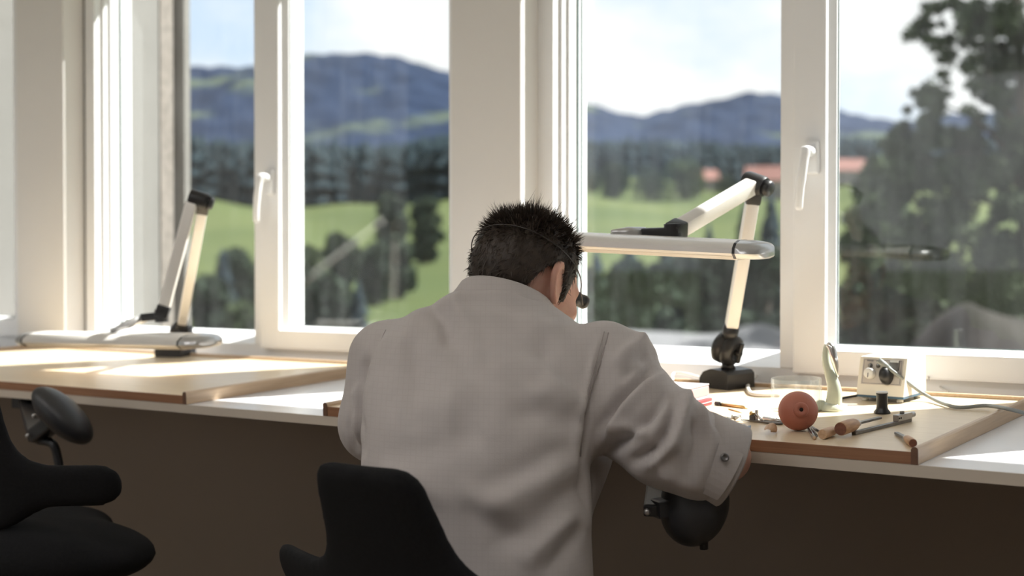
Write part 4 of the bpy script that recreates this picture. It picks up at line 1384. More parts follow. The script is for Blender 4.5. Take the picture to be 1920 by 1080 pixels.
# ================================================================== LAMPS ON THE BENCH
M_alu = mat('satin_white_metal', (0.80, 0.77, 0.73), 0.35, metal=0.15, var=0.03, vscale=20)
M_alu_d = mat('silver_end_cap', (0.55, 0.55, 0.55), 0.30, metal=0.7, var=0.08, vscale=30)
M_blk = mat('black_lamp_plastic', (0.022, 0.022, 0.024), 0.38, var=0.2, vscale=50, bump=0.1, bscale=500)
M_lens = mat('frosted_lamp_lens', (0.85, 0.80, 0.72), 0.5, var=0.03, vscale=20)
def lamp(base, elbow, wrist, h0, h1, label, base_rot, hw=0.062, hh=0.034, jr=0.033, side=1, neckz=0.008, jx=0.004, split=0.0):
    """articulated bench lamp: base on the board, lower arm to the elbow, upper arm to the wrist joint above the light bar h0-h1"""
    M = on_bench(base, base_rot)
    r = empty('bench_lamp', M, label, 'lamp', 'articulated lamps on the bench')
    inv = M.inverted()
    L = lambda p: inv @ Vector(p)
    e, w, a, b = L(elbow), L(wrist), L(h0), L(h1)
    # base: wedge block with a sloping top
    PY = Matrix(((1, 0, 0, 0), (0, 0, -1, 0), (0, 1, 0, 0), (0, 0, 0, 1)))
    prof = [(-0.042, 0), (0.042, 0), (0.042, 0.030), (0.034, 0.037), (-0.008, 0.040), (-0.030, 0.033), (-0.042, 0.020)]
    MB().prism(prof, -0.038, 0.038, PY).build('base', M_blk, r)
    j = Vector((jx, 0, 0.038 + neckz + jr))
    MB().lathe([(0.017, 0.036), (0.013, 0.046), (0.012, 0.040 + neckz + 0.01)], 16, T(jx, 0, 0)).build('neck', M_blk, r, True)
    # round joint with a wing knob
    ax = (e - j).normalized()
    camx = (inv.to_3x3() @ Vector(R0))
    camf = (inv.to_3x3() @ Vector(F0))
    s = (camx - ax * camx.dot(ax)).normalized()
    s3 = camx * 0.72 - camf * 0.70
    s3 = (s3 - ax * s3.dot(ax)).normalized()
    jt = MB()
    jt.lathe([(0.0, -0.026), (jr * 0.75, -0.025), (jr, -0.018), (jr, -0.004), (jr * 0.93, -0.002), (jr * 0.93, 0.002), (jr, 0.004), (jr, 0.016), (jr * 0.8, 0.022), (jr * 0.45, 0.024), (jr * 0.4, 0.018), (0, 0.018)], 28, frame(j, ax, s3))
    jo = jt.build('base_joint', M_blk, r, True)
    kn = MB()
    kn.lathe([(0.006, 0.018), (0.006, 0.034), (0.0, 0.034)], 12, frame(j, ax, s3))
    kn.box((-0.020, -0.005, 0.026), (0.024, 0.005, 0.034), frame(j, ax + s * 0.2, s3), bev=0.003)
    kn.build('wing_knob', M_blk, jo, True)
    MB().tube([j + ax * (jr - 0.012), j + ax * (jr + 0.020)], 0.0165, 14).build('collar', M_blk, r, True)
    MB().bar(j + ax * (jr + 0.018), e - ax * 0.030 + s * split, 0.030, 0.026, 0.006, up=s).build('lower_arm', M_alu, r, 'auto')
    # elbow: two cheeks and a pivot drum
    ax2 = (w - e).normalized()
    eo = MB()
    sd = ax.cross(ax2).normalized()
    eo.lathe([(0, -0.024), (0.019, -0.023), (0.021, -0.018), (0.021, 0.018), (0.019, 0.023), (0, 0.024)], 22, frame(e, ax, sd))
    eo.bar(e - ax * 0.040 + s * split, e + s * split, 0.032, 0.030, 0.005, up=s)
    eo.build('elbow_joint', M_blk, r, 'auto')
    MB().lathe([(0.016, 0.024), (0.016, 0.034), (0.012, 0.038), (0, 0.038)], 18, frame(e, ax, sd if sd.dot(s) > 0 else -sd)).build('elbow_knob', M_blk, r, True)
    MB().bar(e + ax2 * 0.010 - s * split, w - ax2 * 0.018, 0.030, 0.028, 0.005, up=sd).build('upper_arm', M_alu, r, 'auto')
    # wrist: block, clamp and fork lying on the light bar
    hb = (b - a).normalized()
    wo = MB()
    wo.bar(w - ax2 * 0.026, w + ax2 * 0.006, 0.034, 0.032, 0.004, up=sd)
    wo.lathe([(0, -0.018), (0.017, -0.017), (0.017, 0.014), (0, 0.015)], 18, frame(w + Vector((0, 0, 0.002)), hb, (0, 0, 1)))
    wo.bar(w + Vector((0, 0, 0.000)), w + hb * (-0.058) * side + Vector((0, 0, -0.004)), 0.032, 0.020, 0.004)
    wo.build('head_joint', M_blk, r, 'auto')
    MB().tube([w + hb * (-0.055) * side + Vector((0, 0, -0.004)), (w + hb * (-0.055) * side + a + hb * max(0.06, (w - a).dot(hb) - 0.105 * side) + Vector((0, 0, hh * 0.5))) * 0.5, a + hb * max(0.06, (w - a).dot(hb) - 0.105 * side) + Vector((0, 0, hh * 0.5 + 0.003))], [0.012, 0.011, 0.005], 12).build('head_strut', M_alu_d, r, True)
    # light bar: shallow hood, lens below, bullet end caps
    up = Vector((0, 0, 1))
    sd2 = hb.cross(up).normalized()
    FM = Matrix(((sd2.x, up.x, hb.x, a.x), (sd2.y, up.y, hb.y, a.y), (sd2.z, up.z, hb.z, a.z), (0, 0, 0, 1)))
    Lb = (b - a).length
    hp = [(-hw, -hh * 0.15), (-hw * 0.96, hh * 0.12), (-hw * 0.75, hh * 0.38), (-hw * 0.4, hh * 0.5), (hw * 0.4, hh * 0.5), (hw * 0.75, hh * 0.38), (hw * 0.96, hh * 0.12), (hw, -hh * 0.15), (hw * 0.86, -hh * 0.30), (-hw * 0.86, -hh * 0.30)]
    cap = 0.055
    hd = MB().prism(hp, cap, Lb - cap, FM).build('light_bar', M_alu, r, 'auto')
    MB().prism([(-hw * 0.84, -hh * 0.31), (hw * 0.84, -hh * 0.31), (hw * 0.66, -hh * 0.5), (-hw * 0.66, -hh * 0.5)][::-1], cap, Lb - cap, FM).build('lens', M_lens, hd)
    for t0, sg in ((cap, -1), (Lb - cap, 1)):
        vs_, fs_ = [], []
        full = hp[:8] + [(hw * 0.8, -hh * 0.42), (0, -hh * 0.5), (-hw * 0.8, -hh * 0.42)]
        n_ = len(full)
        for q in range(7):
            t = q / 6
            k = math.sqrt(max(0.0, 1 - t ** 2.2)) * 0.97 + 0.03
            k2 = max(k, 0.0)
            for (x, y) in full:
                vs_.append((x * k2 * 1.004, y * (0.45 + 0.55 * k2) * 1.01, t0 + sg * t * cap))
        for q in range(6):
            for i in range(n_):
                f = (q * n_ + i, q * n_ + (i + 1) % n_, (q + 1) * n_ + (i + 1) % n_, (q + 1) * n_ + i)
                fs_.append(f if sg > 0 else f[::-1])
        fs_.append(tuple(range(6 * n_, 7 * n_)) if sg > 0 else tuple(reversed(range(6 * n_, 7 * n_))))
        cap_o = MB().add(vs_, fs_, FM).build('end_cap', M_alu_d, hd, 'auto')
        MB().prism([(x * 1.012, y * 1.02) for x, y in full], t0 - sg * 0.0025 - 0.0025, t0 - sg * 0.0025 + 0.0025, FM).build('cap_seam', M_blk, hd)
    return r
bR = bench_at(1368, 727)
lamp((bR[0] - 0.010, bR[1] + 0.008, 0.0194), at(1416, 345, 2.78), at(1262, 436, 2.62), at(905, 444, 2.74), at(1452, 471, 2.50),
     'unfolded white bench lamp with its light bar raised over the tool board', -0.35 + 0.0)
bL = bench_at(322, 668)
lamp((bL[0] + 0.004, bL[1] + 0.010, 0.0194), at(372, 374, 3.47), at(303, 592, 3.46), at(48, 634, 3.62), at(402, 640, 3.28),
     'folded white bench lamp with its light bar lowered over the empty board', 0.25, neckz=0.002, jr=0.028, jx=0.022, split=0.013)

# ================================================================== THINGS ON THE TOOL BOARD
TOP = 0.0192
def bp(px, py):
    p = bench_at(px, py, TOP)
    return Vector((p.x, p.y, TOP))
def ang(pa, pb):
    d = pb - pa
    return math.atan2(d.y, d.x)
M_rubber = mat('terracotta_rubber', (0.50, 0.175, 0.115), 0.55, var=0.08, vscale=40, bump=0.05, bscale=300)
M_dkhole = mat('dark_hole', (0.02, 0.012, 0.010), 0.8, var=0.1)
M_wood = mat('tool_handle_wood', (0.60, 0.36, 0.20), 0.5, col2=(0.42, 0.23, 0.12), vscale=30, stretch=(1, 6, 6))
M_wood2 = mat('pale_tool_wood', (0.68, 0.46, 0.30), 0.5, col2=(0.54, 0.34, 0.2), vscale=30, stretch=(1, 6, 6))
M_wood_end = mat('dark_end_grain', (0.22, 0.085, 0.05), 0.6, var=0.3, vscale=200)
M_steel = mat('tool_steel', (0.50, 0.49, 0.48), 0.3, metal=0.9, var=0.15, vscale=60)
M_steel_d = mat('dark_tool_steel', (0.20, 0.19, 0.18), 0.35, metal=0.8, var=0.2, vscale=60)
M_brass = mat('brass', (0.70, 0.50, 0.22), 0.3, metal=1.0, var=0.1, vscale=60)
M_clear = mat_pane('clear_glass', 0.02, (0.96, 0.975, 0.97), 1.0)
M_cream = mat('cream_enamel', (0.84, 0.80, 0.71), 0.4, var=0.03, vscale=10)
M_panel = mat('grey_front_panel', (0.58, 0.54, 0.51), 0.5, var=0.05, vscale=20)
M_blue = mat('blue_base_strip', (0.045, 0.12, 0.20), 0.4, var=0.1)
M_cable = mat('grey_cable', (0.30, 0.32, 0.31), 0.5, var=0.08)
M_wcable = mat('white_cable', (0.75, 0.73, 0.70), 0.5, var=0.05)
M_green = mat('pale_green_ceramic', (0.60, 0.65, 0.53), 0.15, var=0.14, vscale=25, coat=0.5)
M_pink = mat('pink_plastic', (0.62, 0.36, 0.36), 0.3, var=0.06, vscale=15)
M_red = mat('red_plastic', (0.42, 0.07, 0.08), 0.35, var=0.1)
M_pinkw = mat('white_pink_lid', (0.82, 0.74, 0.74), 0.25, var=0.03)
M_whiteplast = mat('white_plastic', (0.80, 0.79, 0.77), 0.4, var=0.03)
M_bluecloth = mat('pale_blue_foil', (0.50, 0.60, 0.74), 0.25, metal=0.4, var=0.2, vscale=40)
M_ink = mat('grey_lettering', (0.16, 0.16, 0.19), 0.6, var=0.05)

# rubber blower ball
c = bp(1497, 807)
ball = empty('rubber_blower_ball', on_bench(c, ang(c, bp(1484, 820))), 'round terracotta rubber blower ball near the board edge', 'blower')
MB().lathe([(0.0001, 0.0)] + [(0.0325 * math.sin(math.pi * k / 20), 0.0325 - 0.0325 * math.cos(math.pi * k / 20)) for k in range(1, 20)] + [(0.0001, 0.065)], 36).build('bulb', M_rubber, ball, True)
dirn = (BM.to_3x3().inverted() @ (Vector(CAM) - (BM @ c)).normalized())
dirn = (Rz(-ang(c, bp(1484, 820))).to_3x3() @ dirn)
dirn = (dirn + Vector((0, 0, 0.0)) ).normalized()
NM = frame(Vector((0, 0, 0.0325)), (0, 0, 1), dirn + Vector((0.0, 0.16, 0.05)))
MB().lathe([(0.0125, 0.0290), (0.0122, 0.0330), (0.0105, 0.0355), (0.0075, 0.0362), (0.0040, 0.0352), (0.0030, 0.0335)], 24, NM).build('nozzle', M_rubber, ball, True)
MB().lathe([(0.0032, 0.0300), (0.0032, 0.0345), (0, 0.0345)], 16, NM).build('air_hole', M_dkhole, ball, True)

# glass dish
pa, pb = bp(1438, 772), bp(1536, 772)
gc = (pa + pb) / 2
gr = (pb - pa).length / 2 * 0.98
gd = empty('glass_dish', on_bench(gc + Vector((0, gr * 0.35, 0))), 'round clear glass dish standing behind the rubber ball', 'dish')
MB().lathe([(0.0, 0.0), (gr * 0.96, 0.0), (gr, 0.004), (gr, 0.058), (gr - 0.0006, 0.0592), (gr - 0.0022, 0.0592), (gr - 0.003, 0.058), (gr - 0.003, 0.006), (gr - 0.006, 0.0045), (0.0, 0.0045)], 48).build('bowl', M_clear, gd, True)

# two flat plastic boxes, one on the other, partly behind the sleeve
k0 = bp(1330, 772)
rotb = ang(bp(1316, 757), bp(1372, 742))
pm = on_bench(bp(1312, 765) , rotb)
bx2 = empty('red_plastic_case', pm, 'flat dark red plastic case lying under the pink box', 'case')
MB().box((-0.085, 0.0, 0.0), (0.052, 0.085, 0.013), bev=0.002).build('shell', M_red, bx2)
MB().box((-0.085, -0.0012, 0.006), (0.052, 0.0, 0.0072)).build('lid_line', M_pinkw, bx2)
bx = empty('pink_plastic_box', pm @ T(0.0, 0.004, 0.0134), 'pink plastic box with a pale lid lying on the red case', 'box')
MB().box((-0.080, 0.0, 0.0), (0.054, 0.085, 0.0035), bev=0.001).build('tray_rim', M_pinkw, bx)
MB().box((-0.078, 0.002, 0.0035), (0.052, 0.083, 0.0235), bev=0.003).build('body', M_pink, bx)
MB().box((-0.078, 0.002, 0.0237), (0.052, 0.083, 0.0262), bev=0.001).build('lid', M_pinkw, bx)

# supply box with knob, plug and cable
A0, A1 = bp(1606, 751), bp(1694, 757)
rs = ang(A0, A1)
wS = (A1 - A0).length
SM = on_bench((A0 + A1) / 2, rs)
sup = empty('power_supply', SM, 'cream bench power supply with a dial and a plugged-in grey cable', 'power supply')
hS, dS = 0.082, 0.105
PXm = Matrix(((0, 0, 1, 0), (1, 0, 0, 0), (0, 1, 0, 0), (0, 0, 0, 1)))
sl = 0.020
MB().prism([(0, 0.012), (sl * 0.22, 0.030), (sl, hS), (dS, hS), (dS, 0.012)][::-1], -wS / 2, wS / 2, PXm).build('housing', M_cream, sup)
MB().box((-wS / 2 + .0005, 0.0008, 0.0075), (wS / 2 - .0005, dS - .001, 0.0118)).build('base_strip', M_blue, sup)
for fx in (-1, 1):
    for fy in (0.012, dS - 0.015):
        MB().lathe([(0.006, 0.0), (0.0065, 0.003), (0.0055, 0.0075)], 14, T(fx * (wS / 2 - 0.012), fy, 0)).build('foot', M_cream, sup, True)
# sloping face frame
f0, f1 = Vector((0, sl * 0.22, 0.030)), Vector((0, sl, hS))
fu = (f1 - f0).normalized()
fn = Vector((0, -fu.z, fu.y))
FMx = Matrix(((1, fu.x, fn.x, f0.x), (0, fu.y, fn.y, f0.y), (0, fu.z, fn.z, f0.z), (0, 0, 0, 1)))
FMx = Matrix(((1, 0, 0, f0.x), (0, fu.y, fn.y, f0.y), (0, fu.z, fn.z, f0.z), (0, 0, 0, 1)))
FL = (f1 - f0).length
pw = wS - 0.014
MB().box((-pw / 2, 0.002, 0.0), (pw / 2, FL - 0.004, 0.0012), FMx).build('front_panel', M_panel, sup)
bd = MB()
for (a, b, c2, d2) in ((-pw / 2 + .002, .0035, pw / 2 - .002, .0042), (-pw / 2 + .002, FL - .0062, pw / 2 - .002, FL - .0055), (-pw / 2 + .002, .0035, -pw / 2 + .0027, FL - .0055), (pw / 2 - .0027, .0035, pw / 2 - .002, FL - .0055)):
    bd.box((a, b, 0.0012), (c2, d2, 0.0014), FMx)
bd.build('panel_border', M_ink, sup)
dial = MB().lathe([(0.0105, 0.0012), (0.0105, 0.004), (0.0095, 0.012), (0.008, 0.013), (0, 0.013)], 24, FMx @ T(-wS * 0.235, FL * 0.40, 0)).build('dial', M_whiteplast, sup, True)
MB().box((-0.0008, -0.009, 0.013), (0.0008, 0.0, 0.0134), FMx @ T(-wS * 0.235, FL * 0.40, 0)).build('dial_mark', M_ink, dial)
for kx in (-wS * 0.255, -wS * 0.09):
    MB().lathe([(0.0042, 0.0012), (0.0042, 0.003), (0.0022, 0.0035), (0.0016, 0.009), (0, 0.0092)], 14, FMx @ T(kx, FL * 0.69, 0)).build('toggle_switch', M_steel_d, sup, True)
lt_ = MB()
for x0 in (-wS * 0.34, -wS * 0.14):
    for q in range(5):
        lt_.box((x0 + q * 0.0026, FL * 0.84, 0.0012), (x0 + q * 0.0026 + 0.0019, FL * 0.84 + 0.0022, 0.0014), FMx)
lt_.build('panel_lettering', M_ink, sup)
MB().box((wS * 0.16, FL * 0.56, 0.0012), (wS * 0.36, FL * 0.90, 0.006), FMx, bev=0.001).build('meter', M_steel_d, sup)
MB().box((wS * 0.17, FL * 0.82, 0.006), (wS * 0.35, FL * 0.90, 0.0066), FMx).build('meter_window', M_whiteplast, sup)
plug = MB().lathe([(0.012, 0.0012), (0.0115, 0.012), (0.0095, 0.020), (0.006, 0.026), (0, 0.026)], 20, FMx @ T(wS * 0.13, FL * 0.36, 0) @ Matrix.Diagonal((1.0, 1.5, 1.0, 1.0))).build('plug', M_blk, sup, True)
# grey cable from the plug across the board
S0 = SM @ (FMx @ Vector((wS * 0.03, FL * 0.80, 0.024)))
cabp = [S0, at(1690, 708, (S0 - Vector(CAM)).dot(Vector(CF)) - 0.01), BM @ (bp(1735, 752) + Vector((0, 0, 0.012))), BM @ (bp(1790, 767) + Vector((0, 0, 0.004))), BM @ (bp(1850, 769) + Vector((0, 0, 0.008))),
        BM @ (bench_at(1900, 769, 0.032)), BM @ (bench_at(1960, 785, 0.01)), BM @ bench_at(2060, 800, 0.004)]
gcab = empty('grey_cable', Matrix.Translation(cabp[3]), 'grey cable running from the power supply over the board edge', 'cable')
MB().tube([p - cabp[3] for p in spline(cabp, 10)], 0.0034, 10).build('flex', M_cable, gcab, True)
MB().tube([cabp[0] - cabp[3] + (cabp[1] - cabp[0]) * q for q in (-0.05, 0.25, 0.5)], [0.0058, 0.0055, 0.0040], 12).build('strain_relief', M_cable, gcab, True)
# white cables behind
wc = [BM @ (bp(1262, 722) + Vector((0, 0, 0.004))), BM @ (bp(1262, 712) + Vector((0, 0, 0.012))), BM @ (bp(1282, 712) + Vector((0, 0, 0.014))), BM @ (bp(1318, 712) + Vector((0, 0, 0.003)))]
def cable(name, pts, rad, m, label):
    r = empty(name, Matrix.Translation(pts[0]), label, 'cable')
    MB().tube([p - pts[0] for p in spline(pts, 8)], rad, 9).build('flex', m, r, True)
    return r
cable('white_cable', wc, 0.003, M_wcable, 'short white cable looping left of the lamp base')
wc2 = [BM @ (bp(x, y) + Vector((0, 0, h))) for x, y, h in ((1462, 744, .004), (1420, 744, .004), (1405, 738, .004), (1404, 724, .005), (1424, 712, .010), (1455, 712, .010), (1480, 716, .004))]
cable('white_cable', wc2, 0.0042, M_wcable, 'thick white cable curving round behind the glass dish')
cable('white_cable', [BM @ (bp(1740, 735) + Vector((0, 0, .030))), BM @ (bp(1750, 728) + Vector((0, 0, 0.012))), BM @ (bp(1778, 738) + Vector((0, 0, .003)))], 0.0022, M_wcable, 'thin white cable dropping behind the power supply')
cable('black_mains_cable', [SM @ Vector((-wS / 2 - 0.0, 0.09, 0.006)), BM @ (bp(1588, 748) + Vector((0, 0, .003))), BM @ (bp(1560, 752) + Vector((0, 0, .003)))], 0.0026, M_blk, 'black mains cable between power supply and green stand')

# pale green stand with a chromed clip
gp = bp(1560, 770)
gs = empty('green_tool_stand', on_bench(gp), 'slender pale green ceramic stand with a clear glossy clip', 'stand')
Mg = on_bench(gp).inverted()
dg = (on_bench(gp).translation - Vector(CAM)).dot(Vector(CF))
def gl_(x, y, dd=0.0): return Mg @ at(x, y, dg + dd)
MB().lathe([(0.0, 0.0), (0.020, 0.0), (0.0205, 0.004), (0.017, 0.010), (0.012, 0.015), (0.0, 0.016)], 24).build('foot', M_green, gs, True)
MB().tube(spline([gl_(1562, 762), gl_(1565, 738), gl_(1562, 718), gl_(1555, 698), gl_(1549, 676), gl_(1549, 656), gl_(1551, 646)], 5),
          [0.0150 - 0.0003 * q for q in range(6)] + [0.0130 - 0.0004 * q for q in range(14)] + [0.0075 - 0.0003 * q for q in range(11)], 16).build('stem', M_green, gs, True)
MB().tube(spline([gl_(1552, 646, -.006), gl_(1559, 652, -.012), gl_(1564, 672, -.014), gl_(1568, 692, -.010), gl_(1571, 706, -.006)], 5), [0.005, 0.0058, 0.0062, 0.0066, 0.0068, 0.0070, 0.0070, 0.007, 0.007, 0.0068, 0.0066, 0.0062, 0.0058, 0.0054, 0.005, 0.0045, 0.004, 0.0036, 0.003, 0.0025, 0.002], 12).build('clip', M_metal, gs, True)
MB().lathe([(0.010, 0.0), (0.013, 0.004), (0.011, 0.012), (0.007, 0.018), (0, 0.019)], 16, T(-0.020, -0.004, 0.0)).build('side_cup', M_green, gs, True)

# black spool with a pale top
sp_ = bp(1654, 775)
so = empty('black_spool', on_bench(sp_), 'small black spool with a pale top in front of the power supply', 'spool')
MB().lathe([(0.0145, 0.0), (0.0145, 0.003), (0.0105, 0.008), (0.0098, 0.012), (0.0098, 0.034), (0.0108, 0.0365), (0, 0.0365)], 24).build('barrel', M_blk, so, True)
MB().lathe([(0.0108, 0.0366), (0.0104, 0.0385), (0, 0.0387)], 24).build('cap', M_whiteplast, so, True)

# gravers, files, tweezers and small parts
def graver(p0, p1, label, r0, L_h, m, blade_len, blade_w, name='graver', lift=None):
    """wooden handle from p0 (butt end) towards p1, steel blade beyond"""
    a = ang(p0, p1)
    r = empty(name, on_bench(p0, a), label, 'tool', 'hand tools on the board')
    rr = lift if lift is not None else r0
    HMx = frame((0, 0, rr), (0, 0, 1), (1, 0, -0.0))
    MB().lathe([(r0 * 0.93, 0.0), (r0, 0.002), (r0, L_h * 0.55), (r0 * 0.92, L_h * 0.85), (r0 * 0.72, L_h), (0, L_h)], 20, HMx).build('handle', m, r, True)
    MB().lathe([(0, -0.0006), (r0 * 0.92, -0.0006), (r0 * 0.93, 0.0004)][::1], 20, HMx).build('end_grain', M_wood_end if m is M_wood else M_wood2, r)
    MB().lathe([(r0 * 0.62, L_h - 0.002), (r0 * 0.55, L_h + 0.010), (0, L_h + 0.010)], 16, HMx).build('ferrule', M_steel, r, True)
    MB().bar((L_h + 0.004, 0, rr), (L_h + blade_len, 0, max(0.003, rr - 0.004)), blade_w, 0.004, 0.0008).build('blade', M_steel_d, r)
    return r
graver(bp(1576, 822), bp(1640, 799), 'graver with thick red-brown wooden handle pointing at the gauge', 0.0108, 0.062, M_wood, 0.105, 0.008, lift=0.0150)
graver(bp(1542, 824), bp(1592, 806), 'shorter pale wooden graver lying beneath the thick handled one', 0.0080, 0.048, M_wood2, 0.085, 0.006)
graver(bp(1712, 839), bp(1668, 806), 'slim file with a round wooden handle close to the board corner', 0.0066, 0.046, M_wood, 0.075, 0.007, name='hand_file')
# sliding gauge
g0, g1 = bp(1582, 820), bp(1706, 790)
ga = empty('sliding_gauge', on_bench(g0, ang(g0, g1)), 'steel sliding gauge with a screw head lying across the board', 'gauge')
gl2 = (g1 - g0).length
MB().box((0.03, -0.004, 0.0), (gl2, 0.004, 0.0055), bev=0.0006).build('rule', M_steel_d, ga)
MB().box((gl2 - 0.048, -0.006, 0.0056), (gl2 - 0.002, 0.005, 0.0165), bev=0.001).build('slide', M_steel, ga)
MB().tube([(gl2 - 0.004, 0, 0.011), (gl2 + 0.012, 0, 0.011)], 0.0048, 14).build('thumb_screw', M_steel, ga, True)
for q in (gl2 - 0.046, gl2 - 0.040):
    MB().lathe([(0.0016, 0.0), (0.0016, 0.0006), (0, 0.0006)], 10, frame((q, -0.006, 0.011), (0, 0, 1), (0, -1, 0))).build('screw', M_dkhole, ga)
MB().lathe([(0.004, 0.0), (0.004, 0.004), (0, 0.0045)], 14, T(gl2 - 0.026, 0, 0.0165)).build('lock_knob', M_steel_d, ga, True)
def pin(p0, p1, rad, m, label, name, cat, tip=0.0, group=None):
    r = empty(name, on_bench(p0, ang(p0, p1)), label, cat, group)
    L_ = (p1 - p0).length
    MB().tube([(0, 0, rad), (L_ * (1 - tip), 0, rad), (L_, 0, rad * (0.25 if tip else 1))], [rad, rad, rad * (0.2 if tip else 1)], 12).build('shank', m, r, True)
    return r
GP = 'small steel pins in front of the ball'
o = pin(bp(1516, 806), bp(1527, 824), 0.0026, M_steel, 'thin steel pin with a wooden tip right under the ball', 'pin', 'pin', group=GP)
MB().tube([((bp(1527, 824) - bp(1516, 806)).length - 0.002, 0, 0.0026), ((bp(1527, 824) - bp(1516, 806)).length + 0.004, 0, 0.0026)], 0.0027, 12).build('tip', M_wood2, o, True)
pin(bp(1521, 806), bp(1531, 820), 0.0024, M_steel_d, 'dark steel pin beside the wooden tipped one', 'pin', 'pin', group=GP)
pin(bp(1523, 802), bp(1537, 811), 0.0016, M_steel_d, 'very thin steel pin closest to the wooden handles', 'pin', 'pin', group=GP)
# tweezers, screwdrivers and a clamp left of the ball
o = pin(bp(1345, 760), bp(1402, 767), 0.0028, M_brass, 'slim brass screwdriver with black collar by the red case', 'screwdriver', 'screwdriver', tip=0.15)
MB().tube([(-0.004, 0, 0.0032), (0.010, 0, 0.0032)], 0.0042, 12).build('collar', M_blk, o, True)
o2 = empty('tweezers', on_bench(bp(1390, 789), ang(bp(1390, 789), bp(1466, 797))), 'steel tweezers lying flat behind the ball', 'tweezers')
LT = (bp(1466, 797) - bp(1390, 789)).length
for sg in (-1, 1):
    MB().tube(spline([(0, sg * 0.0008, 0.0018), (LT * 0.3, sg * 0.003, 0.0022), (LT * 0.7, sg * 0.0042, 0.0024), (LT, sg * 0.001, 0.0022)], 6), [0.0006 + 0.00012 * min(q, 12) for q in range(19)], 8).build('arm', M_steel_d, o2, True)
pin(bp(1366, 768), bp(1392, 775), 0.0012, M_brass, 'thin brass needle below the brass screwdriver', 'needle', 'needle', tip=0.4)
pin(bp(1432, 788), bp(1470, 795), 0.0034, M_steel, 'bright steel tube lying against the glass dish', 'steel_tube', 'tube')
cl_ = empty('hand_clamp', on_bench(bp(1412, 790), 0.3), 'small standing chrome clamp with a brass knob', 'clamp')
MB().box((-0.006, -0.005, 0.0), (0.004, 0.005, 0.011), bev=0.0015).build('jaw', M_steel_d, cl_)
MB().box((0.004, -0.0035, 0.0), (0.009, 0.0035, 0.020), bev=0.001).build('arm', M_metal, cl_)
MB().tube([(0.003, 0, 0.014), (0.020, -0.014, 0.002)], 0.0022, 10).build('lever', M_metal, cl_, True)
MB().lathe([(0.004, 0.011), (0.0045, 0.014), (0.003, 0.017), (0, 0.0175)], 14, T(-0.002, 0, 0)).build('knob', M_brass, cl_, True)
# curled wood shaving
shv = empty('wood_shaving', on_bench(bp(1445, 812), ang(bp(1432, 815), bp(1460, 800))), 'curled beige wood shaving left of the ball', 'shaving')
vs_, fs_ = [], []
for i in range(13):
    t = i / 12
    for k in range(9):
        a = math.radians(-30 + 190 * k / 8)
        w = 0.010 * (0.35 + 0.65 * math.sin(math.pi * (0.12 + 0.80 * t)))
        for rr in (w, w - 0.0008):
            vs_.append((-0.017 + 0.036 * t, -rr * math.cos(a), 0.0015 + rr * math.sin(a) * (0.55 + 0.75 * t) + 0.0045))
for i in range(12):
    for k in range(8):
        A_ = (i * 9 + k) * 2
        B_ = ((i + 1) * 9 + k) * 2
        fs_ += [(A_, A_ + 2, B_ + 2, B_), (A_ + 1, B_ + 1, B_ + 3, A_ + 3)]
    for k in (0, 8):
        A_ = (i * 9 + k) * 2
        B_ = ((i + 1) * 9 + k) * 2
        fs_.append((A_, B_, B_ + 1, A_ + 1))
MB().add(vs_, fs_).build('curl', M_wood2, shv, True)
# crumpled foil pieces by the cuff
for i, (x, y, lab) in enumerate(((1392, 806, 'crumpled pale blue foil beside the sleeve cuff'), (1376, 790, 'shiny crumpled foil scrap above the sleeve cuff'))):
    f_ = empty('foil_scrap', on_bench(bp(x, y), 0.4 + i), lab, 'foil')
    rr = np.random.default_rng(40 + i)
    vs_, fs_ = [], []
    for a_ in range(6):
        for b_ in range(5):
            vs_.append((-0.014 + 0.0056 * a_, -0.011 + 0.0052 * b_, 0.001 + 0.010 * rr.random()))
    for a_ in range(5):
        for b_ in range(4):
            q = a_ * 5 + b_
            fs_.append((q, q + 5, q + 6, q + 1))
    fo = MB().add(vs_, fs_).build('sheet', M_bluecloth if i == 0 else M_metal, f_)
    sm = fo.modifiers.new('thick', 'SOLIDIFY'); sm.thickness = 0.0006
# small steel and brass scraps
for i, (x, y, m, lab) in enumerate(((1380, 762, M_steel_d, 'tiny dark screw beside the brass screwdriver'), (1372, 795, M_brass, 'tiny brass ring near the foil scrap'), (1455, 786, M_steel, 'tiny steel washer in front of the glass dish'))):
    q = empty('small_part', on_bench(bp(x, y)), lab, 'part')
    MB().lathe([(0.0025, 0.0), (0.0045, 0.0), (0.0045, 0.0018), (0.0025, 0.0018), (0.0025, 0.0)], 16).build('ring', m, q, True)

